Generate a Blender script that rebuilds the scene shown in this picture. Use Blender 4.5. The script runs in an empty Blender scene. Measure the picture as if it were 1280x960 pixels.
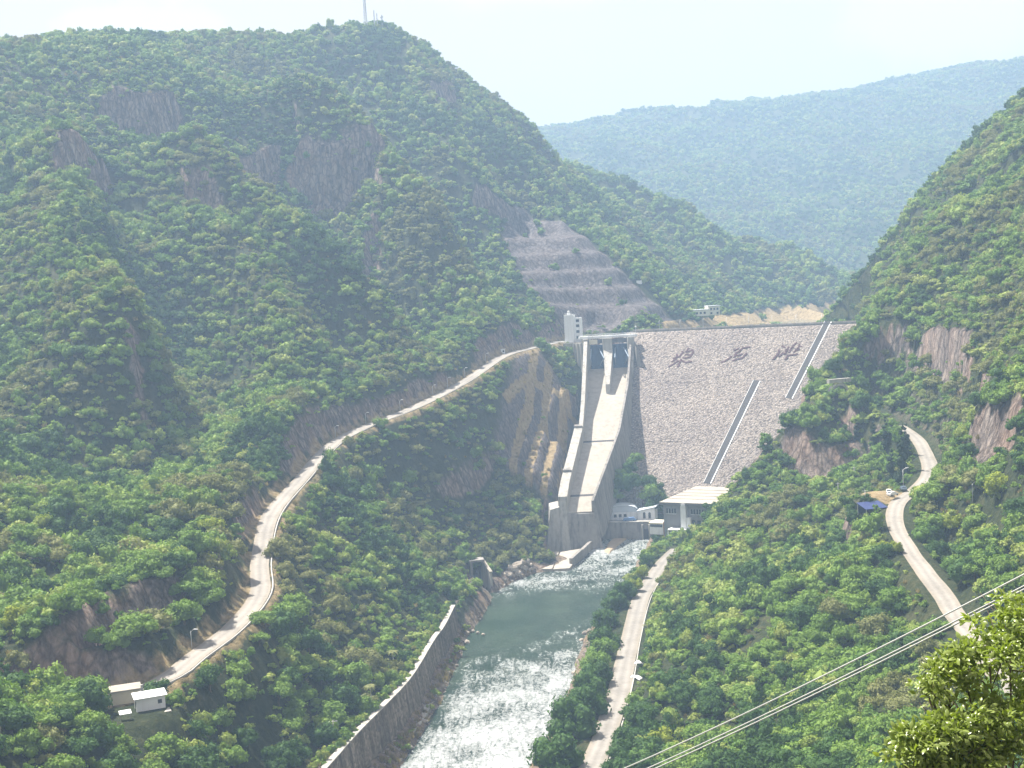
import bpy, bmesh, math, random
import numpy as np
from mathutils import Vector, Matrix, Quaternion

random.seed(7)
RNG = np.random.default_rng(11)
SC = bpy.context.scene
COL = SC.collection
PI = math.pi
R = math.radians

# ------------------------------------------------------------------ camera
CAM = np.array([0.0, 0.0, 130.0])
FPX = 1627.0
PITCH, ROLL = R(4.04), R(3.0)
_f = np.array([0, math.cos(PITCH), -math.sin(PITCH)])
_r0 = np.array([1.0, 0, 0])
_u0 = np.array([0, math.sin(PITCH), math.cos(PITCH)])
_r = _r0 * math.cos(ROLL) - _u0 * math.sin(ROLL)
_u = _u0 * math.cos(ROLL) + _r0 * math.sin(ROLL)
cam_data = bpy.data.cameras.new('camera')
cam = bpy.data.objects.new('camera', cam_data)
COL.objects.link(cam)
m = Matrix(((_r[0], _u[0], -_f[0], CAM[0]), (_r[1], _u[1], -_f[1], CAM[1]), (_r[2], _u[2], -_f[2], CAM[2]), (0, 0, 0, 1)))
cam.matrix_world = m
cam_data.sensor_width = 36
cam_data.lens = 36 * FPX / 1280
cam_data.clip_start = 0.5
cam_data.clip_end = 9000
SC.camera = cam

# ------------------------------------------------------------------ light
SUN_AZ, SUN_EL = R(-50), R(61)
S_DIR = Vector((math.sin(SUN_AZ) * math.cos(SUN_EL), math.cos(SUN_AZ) * math.cos(SUN_EL), math.sin(SUN_EL)))
sun_d = bpy.data.lights.new('sun', 'SUN')
sun_d.energy = 5.0
sun_d.angle = R(0.55)
sun_d.color = (1.0, 0.94, 0.84)
sun = bpy.data.objects.new('sun', sun_d)
sun.rotation_euler = (-S_DIR).to_track_quat('-Z', 'Y').to_euler()
sun.location = (-300, 300, 900)
COL.objects.link(sun)

world = bpy.data.worlds.new('World')
SC.world = world
world.use_nodes = True
wn, wl = world.node_tree.nodes, world.node_tree.links
for n in list(wn):
    wn.remove(n)
w_out = wn.new('ShaderNodeOutputWorld')
w_bg = wn.new('ShaderNodeBackground')
w_bg.inputs['Strength'].default_value = 0.10
sky = wn.new('ShaderNodeTexSky')
sky.sky_type = 'NISHITA'
sky.sun_disc = False
sky.sun_elevation = SUN_EL
sky.sun_rotation = SUN_AZ
sky.altitude = 1300
sky.air_density = 1.0
sky.dust_density = 1.6
# thin high cloud and a few low cumulus heads, placed on the dome by direction
w_tc = wn.new('ShaderNodeTexCoord')
w_map = wn.new('ShaderNodeMapping')
w_map.inputs['Scale'].default_value = (1.0, 1.0, 3.2)
w_noise = wn.new('ShaderNodeTexNoise')
w_noise.inputs['Scale'].default_value = 3.4
w_noise.inputs['Detail'].default_value = 7
w_noise.inputs['Roughness'].default_value = 0.55
w_ramp = wn.new('ShaderNodeValToRGB')
w_ramp.color_ramp.elements[0].position = 0.30
w_ramp.color_ramp.elements[0].color = (0.80, 0.80, 0.80, 1)
w_ramp.color_ramp.elements[1].position = 0.66
w_ramp.color_ramp.elements[1].color = (1, 1, 1, 1)
w_mix = wn.new('ShaderNodeMix')
w_mix.data_type = 'RGBA'
w_mix.inputs['B'].default_value = (3.75, 3.2, 2.85, 1)
wl.new(w_tc.outputs['Generated'], w_map.inputs['Vector'])
wl.new(w_map.outputs['Vector'], w_noise.inputs['Vector'])
wl.new(w_noise.outputs['Fac'], w_ramp.inputs['Fac'])
wl.new(w_ramp.outputs['Color'], w_mix.inputs['Factor'])
wl.new(sky.outputs['Color'], w_mix.inputs['A'])
# two cumulus heads low over the ridges
w_prev = w_mix.outputs['Result']
w_n2 = wn.new('ShaderNodeTexNoise'); w_n2.inputs['Scale'].default_value = 16; w_n2.inputs['Detail'].default_value = 6
wl.new(w_tc.outputs['Generated'], w_n2.inputs['Vector'])
for (cu, cv, rad_) in ((190, 40, 0.075), (135, 45, 0.05), (750, 178, 0.05), (1230, 10, 0.11), (640, -60, 0.12)):
    d_ = _f + (cu - 640.0) / FPX * _r + (480.0 - cv) / FPX * _u
    d_ = d_ / np.linalg.norm(d_)
    sb_ = wn.new('ShaderNodeVectorMath'); sb_.operation = 'SUBTRACT'; sb_.inputs[1].default_value = tuple(float(q) for q in d_)
    wl.new(w_tc.outputs['Generated'], sb_.inputs[0])
    sc_ = wn.new('ShaderNodeVectorMath'); sc_.operation = 'MULTIPLY'; sc_.inputs[1].default_value = (1, 1, 2.4)
    wl.new(sb_.outputs[0], sc_.inputs[0])
    ln_ = wn.new('ShaderNodeVectorMath'); ln_.operation = 'LENGTH'; wl.new(sc_.outputs[0], ln_.inputs[0])
    ad_ = wn.new('ShaderNodeMath'); ad_.operation = 'MULTIPLY_ADD'; ad_.inputs[1].default_value = 0.16; ad_.inputs[2].default_value = -0.08
    wl.new(w_n2.outputs['Fac'], ad_.inputs[0])
    sm_ = wn.new('ShaderNodeMath'); sm_.operation = 'ADD'; wl.new(ln_.outputs['Value'], sm_.inputs[0]); wl.new(ad_.outputs[0], sm_.inputs[1])
    mr_ = wn.new('ShaderNodeMapRange'); mr_.interpolation_type = 'SMOOTHSTEP'
    mr_.inputs['From Min'].default_value = rad_ * 1.05; mr_.inputs['From Max'].default_value = rad_ * 0.55; mr_.inputs['To Max'].default_value = 0.75
    wl.new(sm_.outputs[0], mr_.inputs['Value'])
    mx_ = wn.new('ShaderNodeMix'); mx_.data_type = 'RGBA'; mx_.inputs['B'].default_value = (4.3, 4.0, 3.8, 1)
    wl.new(mr_.outputs['Result'], mx_.inputs['Factor']); wl.new(w_prev, mx_.inputs['A']); w_prev = mx_.outputs['Result']
wl.new(w_prev, w_bg.inputs['Color'])
wl.new(w_bg.outputs['Background'], w_out.inputs['Surface'])

SC.view_settings.view_transform = 'Standard'
SC.view_settings.look = 'None'
SC.view_settings.exposure = 1.5
SC.view_settings.gamma = 1.0
SC.view_settings.use_curve_mapping = False
SC.render.engine = 'CYCLES'
SC.cycles.max_bounces = 6
SC.cycles.diffuse_bounces = 3
SC.cycles.glossy_bounces = 2
SC.cycles.transmission_bounces = 3
SC.cycles.transparent_max_bounces = 6
SC.cycles.volume_bounces = 1
SC.cycles.use_denoising = True
SC.cycles.caustics_reflective = False
SC.cycles.caustics_refractive = False
HAZE_DENSITY = 0.00033

# ------------------------------------------------------------------ helpers
def pdir(u, v):
    return _f + (u - 640.0) / FPX * _r + (480.0 - v) / FPX * _u

def px(u, v, D):
    """Point of the valley seen along a line of sight at D metres ahead."""
    d = pdir(u, v)
    return CAM + d * (D / d[1])

def pz(u, v, z):
    d = pdir(u, v)
    return CAM + d * ((z - CAM[2]) / d[2])

def project(P):
    q = np.asarray(P, float) - CAM
    w = q @ _f
    return 640 + FPX * (q @ _r) / w, 480 - FPX * (q @ _u) / w, w

def tag(o, label=None, cat=None, group=None, kind=None):
    if label: o['label'] = label
    if cat: o['category'] = cat
    if group: o['group'] = group
    if kind: o['kind'] = kind
    return o

def empty(name, loc, label=None, cat=None, group=None, rz=0.0):
    o = bpy.data.objects.new(name, None)
    COL.objects.link(o)
    o.location = tuple(float(c) for c in loc)
    o.rotation_euler = (0, 0, rz)
    o.empty_display_size = 0.5
    return tag(o, label, cat, group)

class MB:
    """Collects boxes, tubes and sheets that become one mesh."""
    def __init__(s):
        s.v, s.f = [], []
    def add(s, verts, faces):
        b = len(s.v)
        s.v += [tuple(float(c) for c in p) for p in verts]
        s.f += [tuple(b + i for i in f) for f in faces]
        return s
    def hexa(s, b4, t4):
        return s.add(list(b4) + list(t4), [(3, 2, 1, 0), (4, 5, 6, 7), (0, 1, 5, 4), (1, 2, 6, 5), (2, 3, 7, 6), (3, 0, 4, 7)])
    def box(s, c, d, rz=0.0):
        x, y, z = d[0] / 2, d[1] / 2, d[2] / 2
        ca, sa = math.cos(rz), math.sin(rz)
        p = [(c[0] + a * x * ca - b * y * sa, c[1] + a * x * sa + b * y * ca) for a, b in ((-1, -1), (1, -1), (1, 1), (-1, 1))]
        return s.hexa([(q[0], q[1], c[2] - z) for q in p], [(q[0], q[1], c[2] + z) for q in p])
    def quad(s, a, b, c, d):
        return s.add([a, b, c, d], [(0, 1, 2, 3)])
    def tube(s, pts, rads, n=8, cap=True):
        pts = [np.asarray(p, float) for p in pts]
        if not hasattr(rads, '__len__'):
            rads = [rads] * len(pts)
        vs, fs = [], []
        for i, p in enumerate(pts):
            t = pts[min(i + 1, len(pts) - 1)] - pts[max(i - 1, 0)]
            t = t / (np.linalg.norm(t) + 1e-9)
            a = np.array([0, 0, 1.0]) if abs(t[2]) < 0.9 else np.array([1.0, 0, 0])
            e1 = np.cross(t, a); e1 /= np.linalg.norm(e1)
            e2 = np.cross(t, e1)
            for k in range(n):
                an = 2 * PI * k / n
                vs.append(p + rads[i] * (math.cos(an) * e1 + math.sin(an) * e2))
        for i in range(len(pts) - 1):
            for k in range(n):
                k2 = (k + 1) % n
                fs.append((i * n + k, i * n + k2, (i + 1) * n + k2, (i + 1) * n + k))
        if cap:
            fs.append(tuple(range(n)))
            fs.append(tuple(range((len(pts) - 1) * n, len(pts) * n))[::-1])
        return s.add(vs, fs)
    def mesh(s, name):
        me = bpy.data.meshes.new(name)
        me.from_pydata(s.v, [], s.f)
        me.update()
        return me
    def build(s, name, mat, parent=None, smooth=False, fix=True):
        me = s.mesh(name)
        if fix:
            bm = bmesh.new(); bm.from_mesh(me)
            bmesh.ops.recalc_face_normals(bm, faces=bm.faces)
            bm.to_mesh(me); bm.free()
        if smooth:
            me.polygons.foreach_set('use_smooth', [True] * len(me.polygons))
        me.materials.append(mat)
        return link(name, me, parent)

def link(name, me, parent=None):
    o = bpy.data.objects.new(name, me)
    COL.objects.link(o)
    if parent is not None:
        o.parent = parent
        l = parent.location
        if parent.get('_world', 0):
            o.matrix_parent_inverse = Matrix.Translation(-l)
    return o

def wthing(name, loc, label, cat, group=None):
    """An Empty at the thing's base whose parts are modelled in world coordinates."""
    o = empty(name, loc, label, cat, group)
    o['_world'] = 1
    return o

def copy_tree(o, parent=None):
    c = o.copy(); COL.objects.link(c)
    if parent is not None: c.parent = parent
    for ch in list(o.children):
        copy_tree(ch, c)
    return c

# ------------------------------------------------------------------ noise in numpy
_perm = np.random.default_rng(5).random((256, 256))
def vnoise(x, y):
    xi, yi = np.floor(x).astype(int), np.floor(y).astype(int)
    fx, fy = x - xi, y - yi
    fx, fy = fx * fx * (3 - 2 * fx), fy * fy * (3 - 2 * fy)
    g = lambda a, b: _perm[a & 255, b & 255]
    return (g(xi, yi) * (1 - fx) + g(xi + 1, yi) * fx) * (1 - fy) + (g(xi, yi + 1) * (1 - fx) + g(xi + 1, yi + 1) * fx) * fy

def fbm(x, y, s, o=4):
    a, t, tot = 1.0, 0.0, 0.0
    for k in range(o):
        t = t + a * (vnoise(x / s + 17.3 * k, y / s - 9.1 * k) - 0.5) * 2
        tot += a
        a *= 0.5; s *= 0.5
    return t / tot

def sstep(a, b, x):
    t = np.clip((x - a) / (b - a), 0, 1)
    return t * t * (3 - 2 * t)

def poly_dist(X, Y, pts):
    """distance to a polyline, signed side (+ = left of travel), z and arc position at the foot."""
    pts = np.asarray(pts, float)
    best = np.full(X.shape, 1e9); side = np.zeros(X.shape); zz = np.zeros(X.shape); ss = np.zeros(X.shape)
    s0 = 0.0
    for a, b in zip(pts[:-1], pts[1:]):
        d = b - a
        L2 = d[0] ** 2 + d[1] ** 2
        t = np.clip(((X - a[0]) * d[0] + (Y - a[1]) * d[1]) / L2, 0, 1)
        dx, dy = X - a[0] - t * d[0], Y - a[1] - t * d[1]
        q = np.hypot(dx, dy)
        mk = q < best
        best = np.where(mk, q, best)
        side = np.where(mk, np.sign(d[0] * dy - d[1] * dx), side)
        if len(a) > 2:
            zz = np.where(mk, a[2] + t * d[2], zz)
        ss = np.where(mk, s0 + t * math.sqrt(L2), ss)
        s0 += math.sqrt(L2)
    return best, side, zz, ss

def inside(X, Y, poly):
    poly = np.asarray(poly, float)
    r = np.zeros(X.shape, bool)
    n = len(poly)
    for i in range(n):
        x1, y1 = poly[i][:2]; x2, y2 = poly[(i + 1) % n][:2]
        c = ((y1 > Y) != (y2 > Y)) & (X < (x2 - x1) * (Y - y1) / (y2 - y1 + 1e-12) + x1)
        r ^= c
    return r

def spline(pts, step):
    """Catmull-Rom through the points, resampled about every step metres."""
    P = [np.asarray(p, float) for p in pts]
    P = [2 * P[0] - P[1]] + P + [2 * P[-1] - P[-2]]
    out = []
    for i in range(1, len(P) - 2):
        n = max(2, int(np.linalg.norm(P[i + 1] - P[i]) / step))
        for k in range(n):
            t = k / n
            a, b, c, d = P[i - 1:i + 3]
            out.append(0.5 * (2 * b + (c - a) * t + (2 * a - 5 * b + 4 * c - d) * t * t + (3 * b - a - 3 * c + d) * t ** 3))
    out.append(P[-2])
    return np.array(out)
# ------------------------------------------------------------------ survey of the valley
# three roads: centre lines
ROAD_L = spline([px(716, 424, 845), px(692, 429, 815), px(660, 436, 765), px(625, 447, 722), px(580, 477, 675), px(520, 508, 625), px(455, 534, 585),
                 px(415, 556, 555), px(375, 600, 498), px(338, 645, 445), px(325, 700, 405), px(324, 742, 376), px(290, 785, 345),
                 px(240, 823, 320), px(212, 845, 308), px(150, 872, 300), px(90, 880, 296), px(0, 890, 292)], 4)
ROAD_R = spline([px(1095, 512, 590), px(1120, 530, 560), px(1146, 548, 525), px(1161, 575, 495), px(1160, 596, 472), px(1146, 612, 452), px(1122, 630, 435), px(1119, 655, 414),
                 px(1135, 685, 391), px(1160, 718, 366), px(1183, 750, 344), px(1207, 785, 320), px(1240, 832, 290), px(1290, 890, 262)], 4)
_rv = [(850, 684, 8), (832, 700, 8), (814, 726, 8), (800, 752, 8), (787, 800, 8), (777, 850, 8), (766, 890, 8), (752, 930, 8), (738, 962, 8), (715, 1010, 8), (690, 1060, 8)]
ROAD_V = spline([pz(*q) for q in _rv], 4)
# river banks at water level, from the tailrace down past the camera
BANK_L = np.array([pz(u, v, 0)[:2] for u, v in ((756, 672), (735, 690), (700, 712), (668, 716), (640, 728), (618, 742), (604, 768), (585, 795), (572, 830), (553, 870), (535, 905), (500, 955), (470, 1000))] + [(-62, 250), (-75, 150), (-85, 0), (-90, -80)])
BANK_R = np.array([pz(u, v, 0)[:2] for u, v in ((812, 674), (806, 690), (790, 716), (778, 738), (752, 770), (732, 800), (722, 830), (716, 858), (700, 898), (668, 955), (640, 1000))] + [(-10, 250), (-22, 150), (-30, 0), (-35, -80)])
RIVER = np.vstack([BANK_L, BANK_R[::-1]])
# dam
DAM_A = np.array([79.5, 818.0, 100.5])
DAM_ANG = R(-19)
DC = np.array([math.cos(DAM_ANG), math.sin(DAM_ANG), 0])       # along the crest, to the right bank
DN = np.array([math.sin(DAM_ANG), -math.cos(DAM_ANG), 0])      # downstream
DSL = 1.38                                                      # run per metre of fall
DAM_LEN = 215.0
def dam_z(X, Y):
    q = (X - DAM_A[0]) * DN[0] + (Y - DAM_A[1]) * DN[1]
    return DAM_A[2] - q / DSL
def face(u, v, lift=0.0):
    """Where a line of sight meets the dam's downstream face."""
    d = pdir(u, v)
    n = np.array([DN[0], DN[1], DSL]); n = n / np.linalg.norm(n)
    t = ((DAM_A - CAM) @ n) / (d @ n)
    return CAM + d * t + n * lift
DAM_NRM = np.array([DN[0], DN[1], DSL]) / math.hypot(1, DSL)
# spillway chute: Y, x of left floor edge, x of right floor edge, z of floor
CHUTE = np.array([(835, 52, 78, 79), (800, 47.7, 73.6, 80), (765, 43.8, 67.5, 66), (713.5, 37.7, 57.0, 45.4), (660.7, 26.9, 41.0, 24.3), (646, 24.6, 36.6, 18.4)], float)
def chute_at(Y):
    o = np.argsort(CHUTE[:, 0])
    c = CHUTE[o]
    return [np.interp(Y, c[:, 0], c[:, k]) for k in (1, 2, 3)]

# ground heights read off the slopes: (u, v, distance); leafy slopes are read at crown level
F = 4.0
CTL = []
def ctl(lst, drop):
    for u, v, D in lst:
        p = px(u, v, D); CTL.append((p[0], p[1], p[2] - drop))
# left mountain, upper and lower slopes
ctl([(300, 600, 482), (300, 500, 545), (200, 600, 440), (100, 600, 430), (200, 700, 378), (130, 750, 345), (0, 700, 360), (0, 850, 278), (60, 830, 294),
     (400, 470, 612), (520, 430, 702), (620, 400, 805), (560, 350, 800), (450, 380, 720), (300, 400, 642), (150, 450, 560), (0, 450, 520), (0, 550, 445),
     (650, 330, 870), (600, 250, 930), (500, 280, 860), (350, 280, 765), (200, 300, 690), (60, 300, 650), (60, 200, 745), (200, 200, 780), (350, 180, 865),
     (480, 180, 955), (580, 150, 1045), (640, 180, 1065), (100, 100, 820), (300, 110, 960), (450, 100, 1050),
     (0, 45, 870), (100, 43, 885), (200, 57, 965), (300, 56, 1065), (400, 52, 1105), (480, 38, 1130), (540, 52, 1150), (572, 84, 1150), (590, 105, 1145), (612, 128, 1140), (660, 158, 1130), (667, 195, 1120), (690, 240, 1040), (700, 262, 1000),
     (760, 300, 960), (810, 340, 950), (862, 377, 945)], F)
# cleared rock slope above the left abutment
ctl([(700, 330, 900), (800, 372, 872), (670, 270, 985), (850, 398, 905), (720, 395, 868), (770, 400, 875)], 0)
# spur beyond the reservoir
ctl([(705, 208, 1350), (780, 232, 1350), (860, 270, 1350), (950, 307, 1350), (1040, 342, 1320), (1092, 362, 1300), (900, 378, 1060), (1000, 386, 1130), (1060, 382, 1250), (900, 345, 1180)], F)
# far ridge
ctl([(668, 172, 2500), (740, 174, 2500), (830, 142, 2600), (930, 130, 2700), (1060, 120, 2700), (1130, 110, 2700), (1210, 87, 2700), (1280, 72, 2700),
     (900, 290, 1900), (1080, 340, 1760), (1150, 280, 1900), (760, 215, 2250), (1000, 220, 2250), (1250, 200, 2250)], F)
# slope between the left road and the river
ctl([(560, 620, 598), (480, 600, 562), (450, 700, 465), (520, 700, 510), (400, 780, 395), (480, 800, 415), (330, 850, 335), (300, 930, 300), (200, 930, 275), (400, 930, 325), (80, 950, 245), (620, 560, 650), (560, 540, 635), (600, 660, 588), (600, 600, 628), (600, 560, 647), (640, 660, 612), (610, 520, 680)], F)
# terraces left of the chute
ctl([(690, 450, 790), (660, 480, 738), (640, 600, 655), (660, 640, 632), (690, 470, 772)], 0)
# behind the training wall
ctl([(560, 757, 495), (538, 800, 446), (504, 860, 393), (448, 925, 349), (412, 950, 334)], 0)
# right mountain
ctl([(1280, 145, 720), (1222, 222, 695), (1215, 240, 685), (1150, 292, 665), (1110, 352, 640), (1076, 400, 612), (1038, 445, 598), (1280, 300, 540), (1280, 420, 440), (1200, 420, 525), (1130, 420, 565),
     (1280, 520, 385), (1200, 340, 590), (1280, 620, 350), (1200, 640, 400), (1280, 750, 300)], F)
ctl([(1190, 562, 468), (1200, 500, 470), (1120, 500, 535), (1060, 515, 560), (1000, 512, 570), (1010, 575, 545), (1060, 560, 545)], 1.0)
# slope between the two right roads
ctl([(930, 592, 565), (950, 700, 430), (850, 752, 470), (900, 650, 510), (1000, 620, 500), (1060, 600, 510), (1000, 800, 350), (900, 850, 350), (850, 930, 325), (1000, 930, 280), (1130, 900, 270), (1050, 700, 430), (1100, 780, 345), (880, 760, 440)], F)
for u, v, D in ((1200, 720, 385), (1250, 700, 350)):
    p = px(u, v, D); CTL.append((p[0], p[1], p[2] - F))
for rd in (ROAD_L[::9], ROAD_R[::8], ROAD_V[::8]):
    CTL += [tuple(p) for p in rd]
for b in BANK_L[1::1]: CTL.append((b[0], b[1], 1.0))
for b in BANK_R[1::1]: CTL.append((b[0], b[1], 2.0))
# the hill the photograph is taken from, and ground out of the picture
CTL += [(0, 0, 124), (-30, 0, 118), (30, 0, 121), (60, 0, 120), (0, -60, 134), (0, 30, 105), (30, 30, 106), (0, 60, 88), (0, 110, 60), (-20, 160, 34), (5, 210, 22), (50, 60, 92), (90, 130, 66), (70, 200, 42), (130, 200, 60), (180, 150, 95), (250, 250, 140), (300, 400, 190), (300, 60, 150),
        (-60, 60, 60), (-110, 120, 20), (-130, 60, 40), (-110, 200, 40), (-170, 200, 70), (-240, 250, 110), (-300, 100, 130), (-330, 400, 160), (-400, 600, 230), (-420, 800, 300), (-380, 950, 330),
        (330, 560, 235), (360, 700, 250), (330, 480, 220), (270, 800, 190), (350, 850, 220), (420, 1000, 210), (500, 1300, 180), (600, 1700, 190),
        (-100, 1250, 300), (-250, 1200, 320), (-350, 1150, 330), (20, 1280, 230), (40, 1500, 210), (200, 1650, 130), (-300, 1500, 230), (-300, 2000, 200), (100, 2100, 240), (450, 1500, 120),
        (120, 900, 75), (180, 880, 70), (240, 900, 80), (200, 1000, 78), (300, 1050, 88), (300, 1150, 92), (380, 1200, 95),
        (-1300, 300, 400), (-1300, 1500, 420), (-1300, 3000, 420), (0, 3300, 380), (800, 3400, 480), (1400, 3300, 520), (1500, 2500, 560), (1500, 1500, 420), (1500, 600, 400), (1200, 0, 350), (-900, 0, 250), (-600, 2600, 430), (700, 2200, 300), (1000, 1800, 230), (650, 1000, 320), (700, 500, 330)]
# floor under the dam and the works at its foot
CTL += [(75, 700, 5), (95, 680, 6), (110, 660, 8), (110, 720, 4), (140, 720, 25), (60, 690, 8), (150, 650, 45)]
CTL = np.array(CTL, float)

def tps_fit(P, lam):
    x = P[:, :2] / 100.0
    n = len(P)
    r2 = ((x[:, None] - x[None]) ** 2).sum(-1)
    K = 0.5 * r2 * np.log(r2 + 1e-12)
    A = np.zeros((n + 3, n + 3))
    A[:n, :n] = K + lam * np.eye(n)
    A[:n, n] = 1; A[:n, n + 1:] = x
    A[n, :n] = 1; A[n + 1:, :n] = x.T
    return x, np.linalg.solve(A, np.concatenate([P[:, 2], np.zeros(3)]))

_tx, _tw = tps_fit(CTL, 0.02)
def base_h(X, Y):
    out = np.zeros(X.shape).ravel()
    q = np.stack([X.ravel(), Y.ravel()], 1) / 100.0
    for i in range(0, len(q), 20000):
        c = q[i:i + 20000]
        r2 = ((c[:, None] - _tx[None]) ** 2).sum(-1)
        n = len(_tx)
        out[i:i + 20000] = (0.5 * r2 * np.log(r2 + 1e-12)) @ _tw[:n] + _tw[n] + c @ _tw[n + 1:]
    return out.reshape(X.shape)

# cliffs: mid-height line, height, reach;  uphill lies to the left of the line's travel when sign is +1
CLIFFS = [([px(140, 108, 815), px(172, 96, 820), px(212, 100, 845)], 24, 24, 1),
          ([px(378, 222, 855), px(430, 222, 862), px(468, 250, 868)], 30, 26, 1),
          ([px(85, 265, 690), px(105, 235, 705), px(125, 190, 735)], 26, 24, 1),
          ([px(295, 192, 840), px(335, 188, 855)], 20, 22, 1),
          ([px(545, 140, 1060), px(556, 110, 1075), px(565, 85, 1100)], 14, 20, 1),
          ([px(240, 260, 735), px(265, 275, 730)], 16, 18, 1),
          ([px(430, 330, 770), px(480, 300, 830)], 14, 24, 1),
          ([px(600, 240, 950), px(650, 270, 985)], 14, 24, 1),
          ([px(1066, 478, 560), px(1095, 492, 545), px(1130, 500, 522), px(1160, 500, 505)], 15, 16, 1),
          ([px(985, 548, 560), px(1020, 560, 548), px(1062, 558, 546)], 11, 12, 1),
          ([px(1213, 228, 690), px(1240, 228, 660), px(1275, 215, 640)], 14, 16, 1),
          ([px(1165, 590, 462), px(1210, 585, 440), px(1262, 572, 405)], 10, 14, 1),
          ([px(70, 805, 305), px(140, 795, 325), px(215, 770, 345), px(275, 730, 372)], 13, 12, 1),
          ([px(640, 690, 585), px(600, 735, 560), px(575, 770, 508)], 7, 10, 1)]
SPURS = [([px(150, 215, 745), px(225, 275, 712), px(300, 330, 680), px(345, 400, 650), px(400, 470, 615)], 48, 32),
         ([px(150, 150, 790), px(240, 225, 762), px(330, 310, 740), px(420, 400, 700), px(480, 440, 690)], 54, 32),
         ([px(310, 150, 930), px(390, 195, 900), px(480, 245, 880), px(540, 320, 820), px(600, 390, 790)], 50, 36),
         ([px(60, 160, 760), px(100, 260, 690), px(120, 380, 600), px(160, 480, 540)], 42, 34),
         ([px(540, 150, 1040), px(570, 220, 965)], 16, 36)]

xs = np.concatenate([-340 - np.cumsum(2.6 * 1.045 ** np.arange(1, 78))[::-1], np.arange(-340, -60, 2.6), np.arange(-60, 110, 1.5), np.arange(110, 340, 2.6), 340 + np.cumsum(2.6 * 1.045 ** np.arange(0, 80))])
xs = xs[(xs > -1600) & (xs < 1700)]
ys = np.concatenate([np.arange(-90, 1000, 2.6), 1000 + np.cumsum(np.minimum(2.6 * 1.03 ** np.arange(0, 400), 22))])
ys = ys[ys < 3560]
GX, GY = np.meshgrid(xs, ys)
H = base_h(GX, GY)
rock = np.zeros(H.shape); tan = np.zeros(H.shape); conc = np.zeros(H.shape)
# near anything built the ground is kept quiet
dL, sL, zL, aL = poly_dist(GX, GY, ROAD_L)
dR, sR, zR, aR = poly_dist(GX, GY, ROAD_R)
dV, sV, zV, aV = poly_dist(GX, GY, ROAD_V)
dW, _, _, _ = poly_dist(GX, GY, np.vstack([RIVER, RIVER[:1]]))
inR = inside(GX, GY, RIVER)
dW = np.where(inR, -dW, dW)
cl, cr, cz = chute_at(GY)
built = np.minimum.reduce([dL, dR, dV, np.maximum(dW, 0)])
wild = sstep(8, 70, built) * sstep(60, 160, np.hypot(GX, GY))
far = sstep(500, 1500, GY)
for pts, hh, wd in SPURS:
    d, s, _, a = poly_dist(GX, GY, np.array(pts))
    hh = hh * (0.15 + 0.85 * sstep(0, 70, a))
    H += wild * hh * np.where(s > 0, np.exp(-(d / (wd * 0.55)) ** 2), np.exp(-(d / wd) ** 2)) - wild * 0.35 * hh * np.exp(-((d - 1.6 * wd) / wd) ** 2)
rid = 1 - np.abs(fbm(GX + 0.35 * GY, GY * 0.55, 70, 4)) * 2
H += wild * (4.0 + 16 * far) * (rid - 0.55) + wild * (2.5 + 12 * far) * fbm(GX, GY, 120 + 0 * far, 4)
H += wild * 30 * sstep(1700, 2300, GY) * (1 - np.abs(fbm(GX, GY, 420, 3)) * 2 - 0.6) * (1 - sstep(2350, 2600, GY))
H += sstep(2, 20, built) * 1.2 * fbm(GX, GY, 18, 3)
for pts, hh, L, sg in CLIFFS:
    pts = np.array(pts)
    d, s, _, a = poly_dist(GX, GY, pts)
    tot = np.hypot(*(pts[1:, :2] - pts[:-1, :2]).T).sum()
    endd = np.minimum(np.hypot(GX - pts[0][0], GY - pts[0][1]), np.hypot(GX - pts[-1][0], GY - pts[-1][1]))
    wig = 5 * fbm(GX, GY, 22, 3)
    sd = s * d * sg + wig
    win = np.where((a > 0.5) & (a < tot - 0.5), 1.0, np.exp(-(endd / 9) ** 2))
    prof = (sstep(-3.2, 3.2, sd) - 0.5) * np.exp(-np.maximum(np.abs(sd) - 3.2, 0) / L)
    keep = sstep(3.5, 12, np.minimum(dL, dR)) * (0.55 + 0.45 * sstep(0, 25, built))
    H += hh * prof * win * keep
    rock = np.maximum(rock, win * keep * np.exp(-(np.abs(sd + 2) / (4 + hh * 0.22)) ** 2) * sstep(-0.35, 0.15, fbm(GX, GY, 26, 3) + 0.1))
# benches cut into the left abutment
EXC = np.array([px(640, 245, 1020)[:2], px(712, 268, 990)[:2], px(775, 315, 945)[:2], px(835, 362, 925)[:2], px(872, 400, 925)[:2], px(860, 410, 870)[:2], px(720, 425, 850)[:2], px(678, 400, 850)[:2], px(645, 335, 872)[:2], px(620, 285, 935)[:2]])
ein = inside(GX, GY, EXC)
ed, _, _, _ = poly_dist(GX, GY, np.vstack([EXC, EXC[:1]]))
em = np.where(ein, sstep(0, 7, ed), 0.0)
per = 13.0
q = (H - 103) / per
st = np.floor(q) + sstep(0.30, 0.95, q - np.floor(q))
H = H + em * 0.68 * (st * per + 103 - H)
rock = np.maximum(rock, em * 0.95); conc = np.maximum(conc, em)
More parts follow.
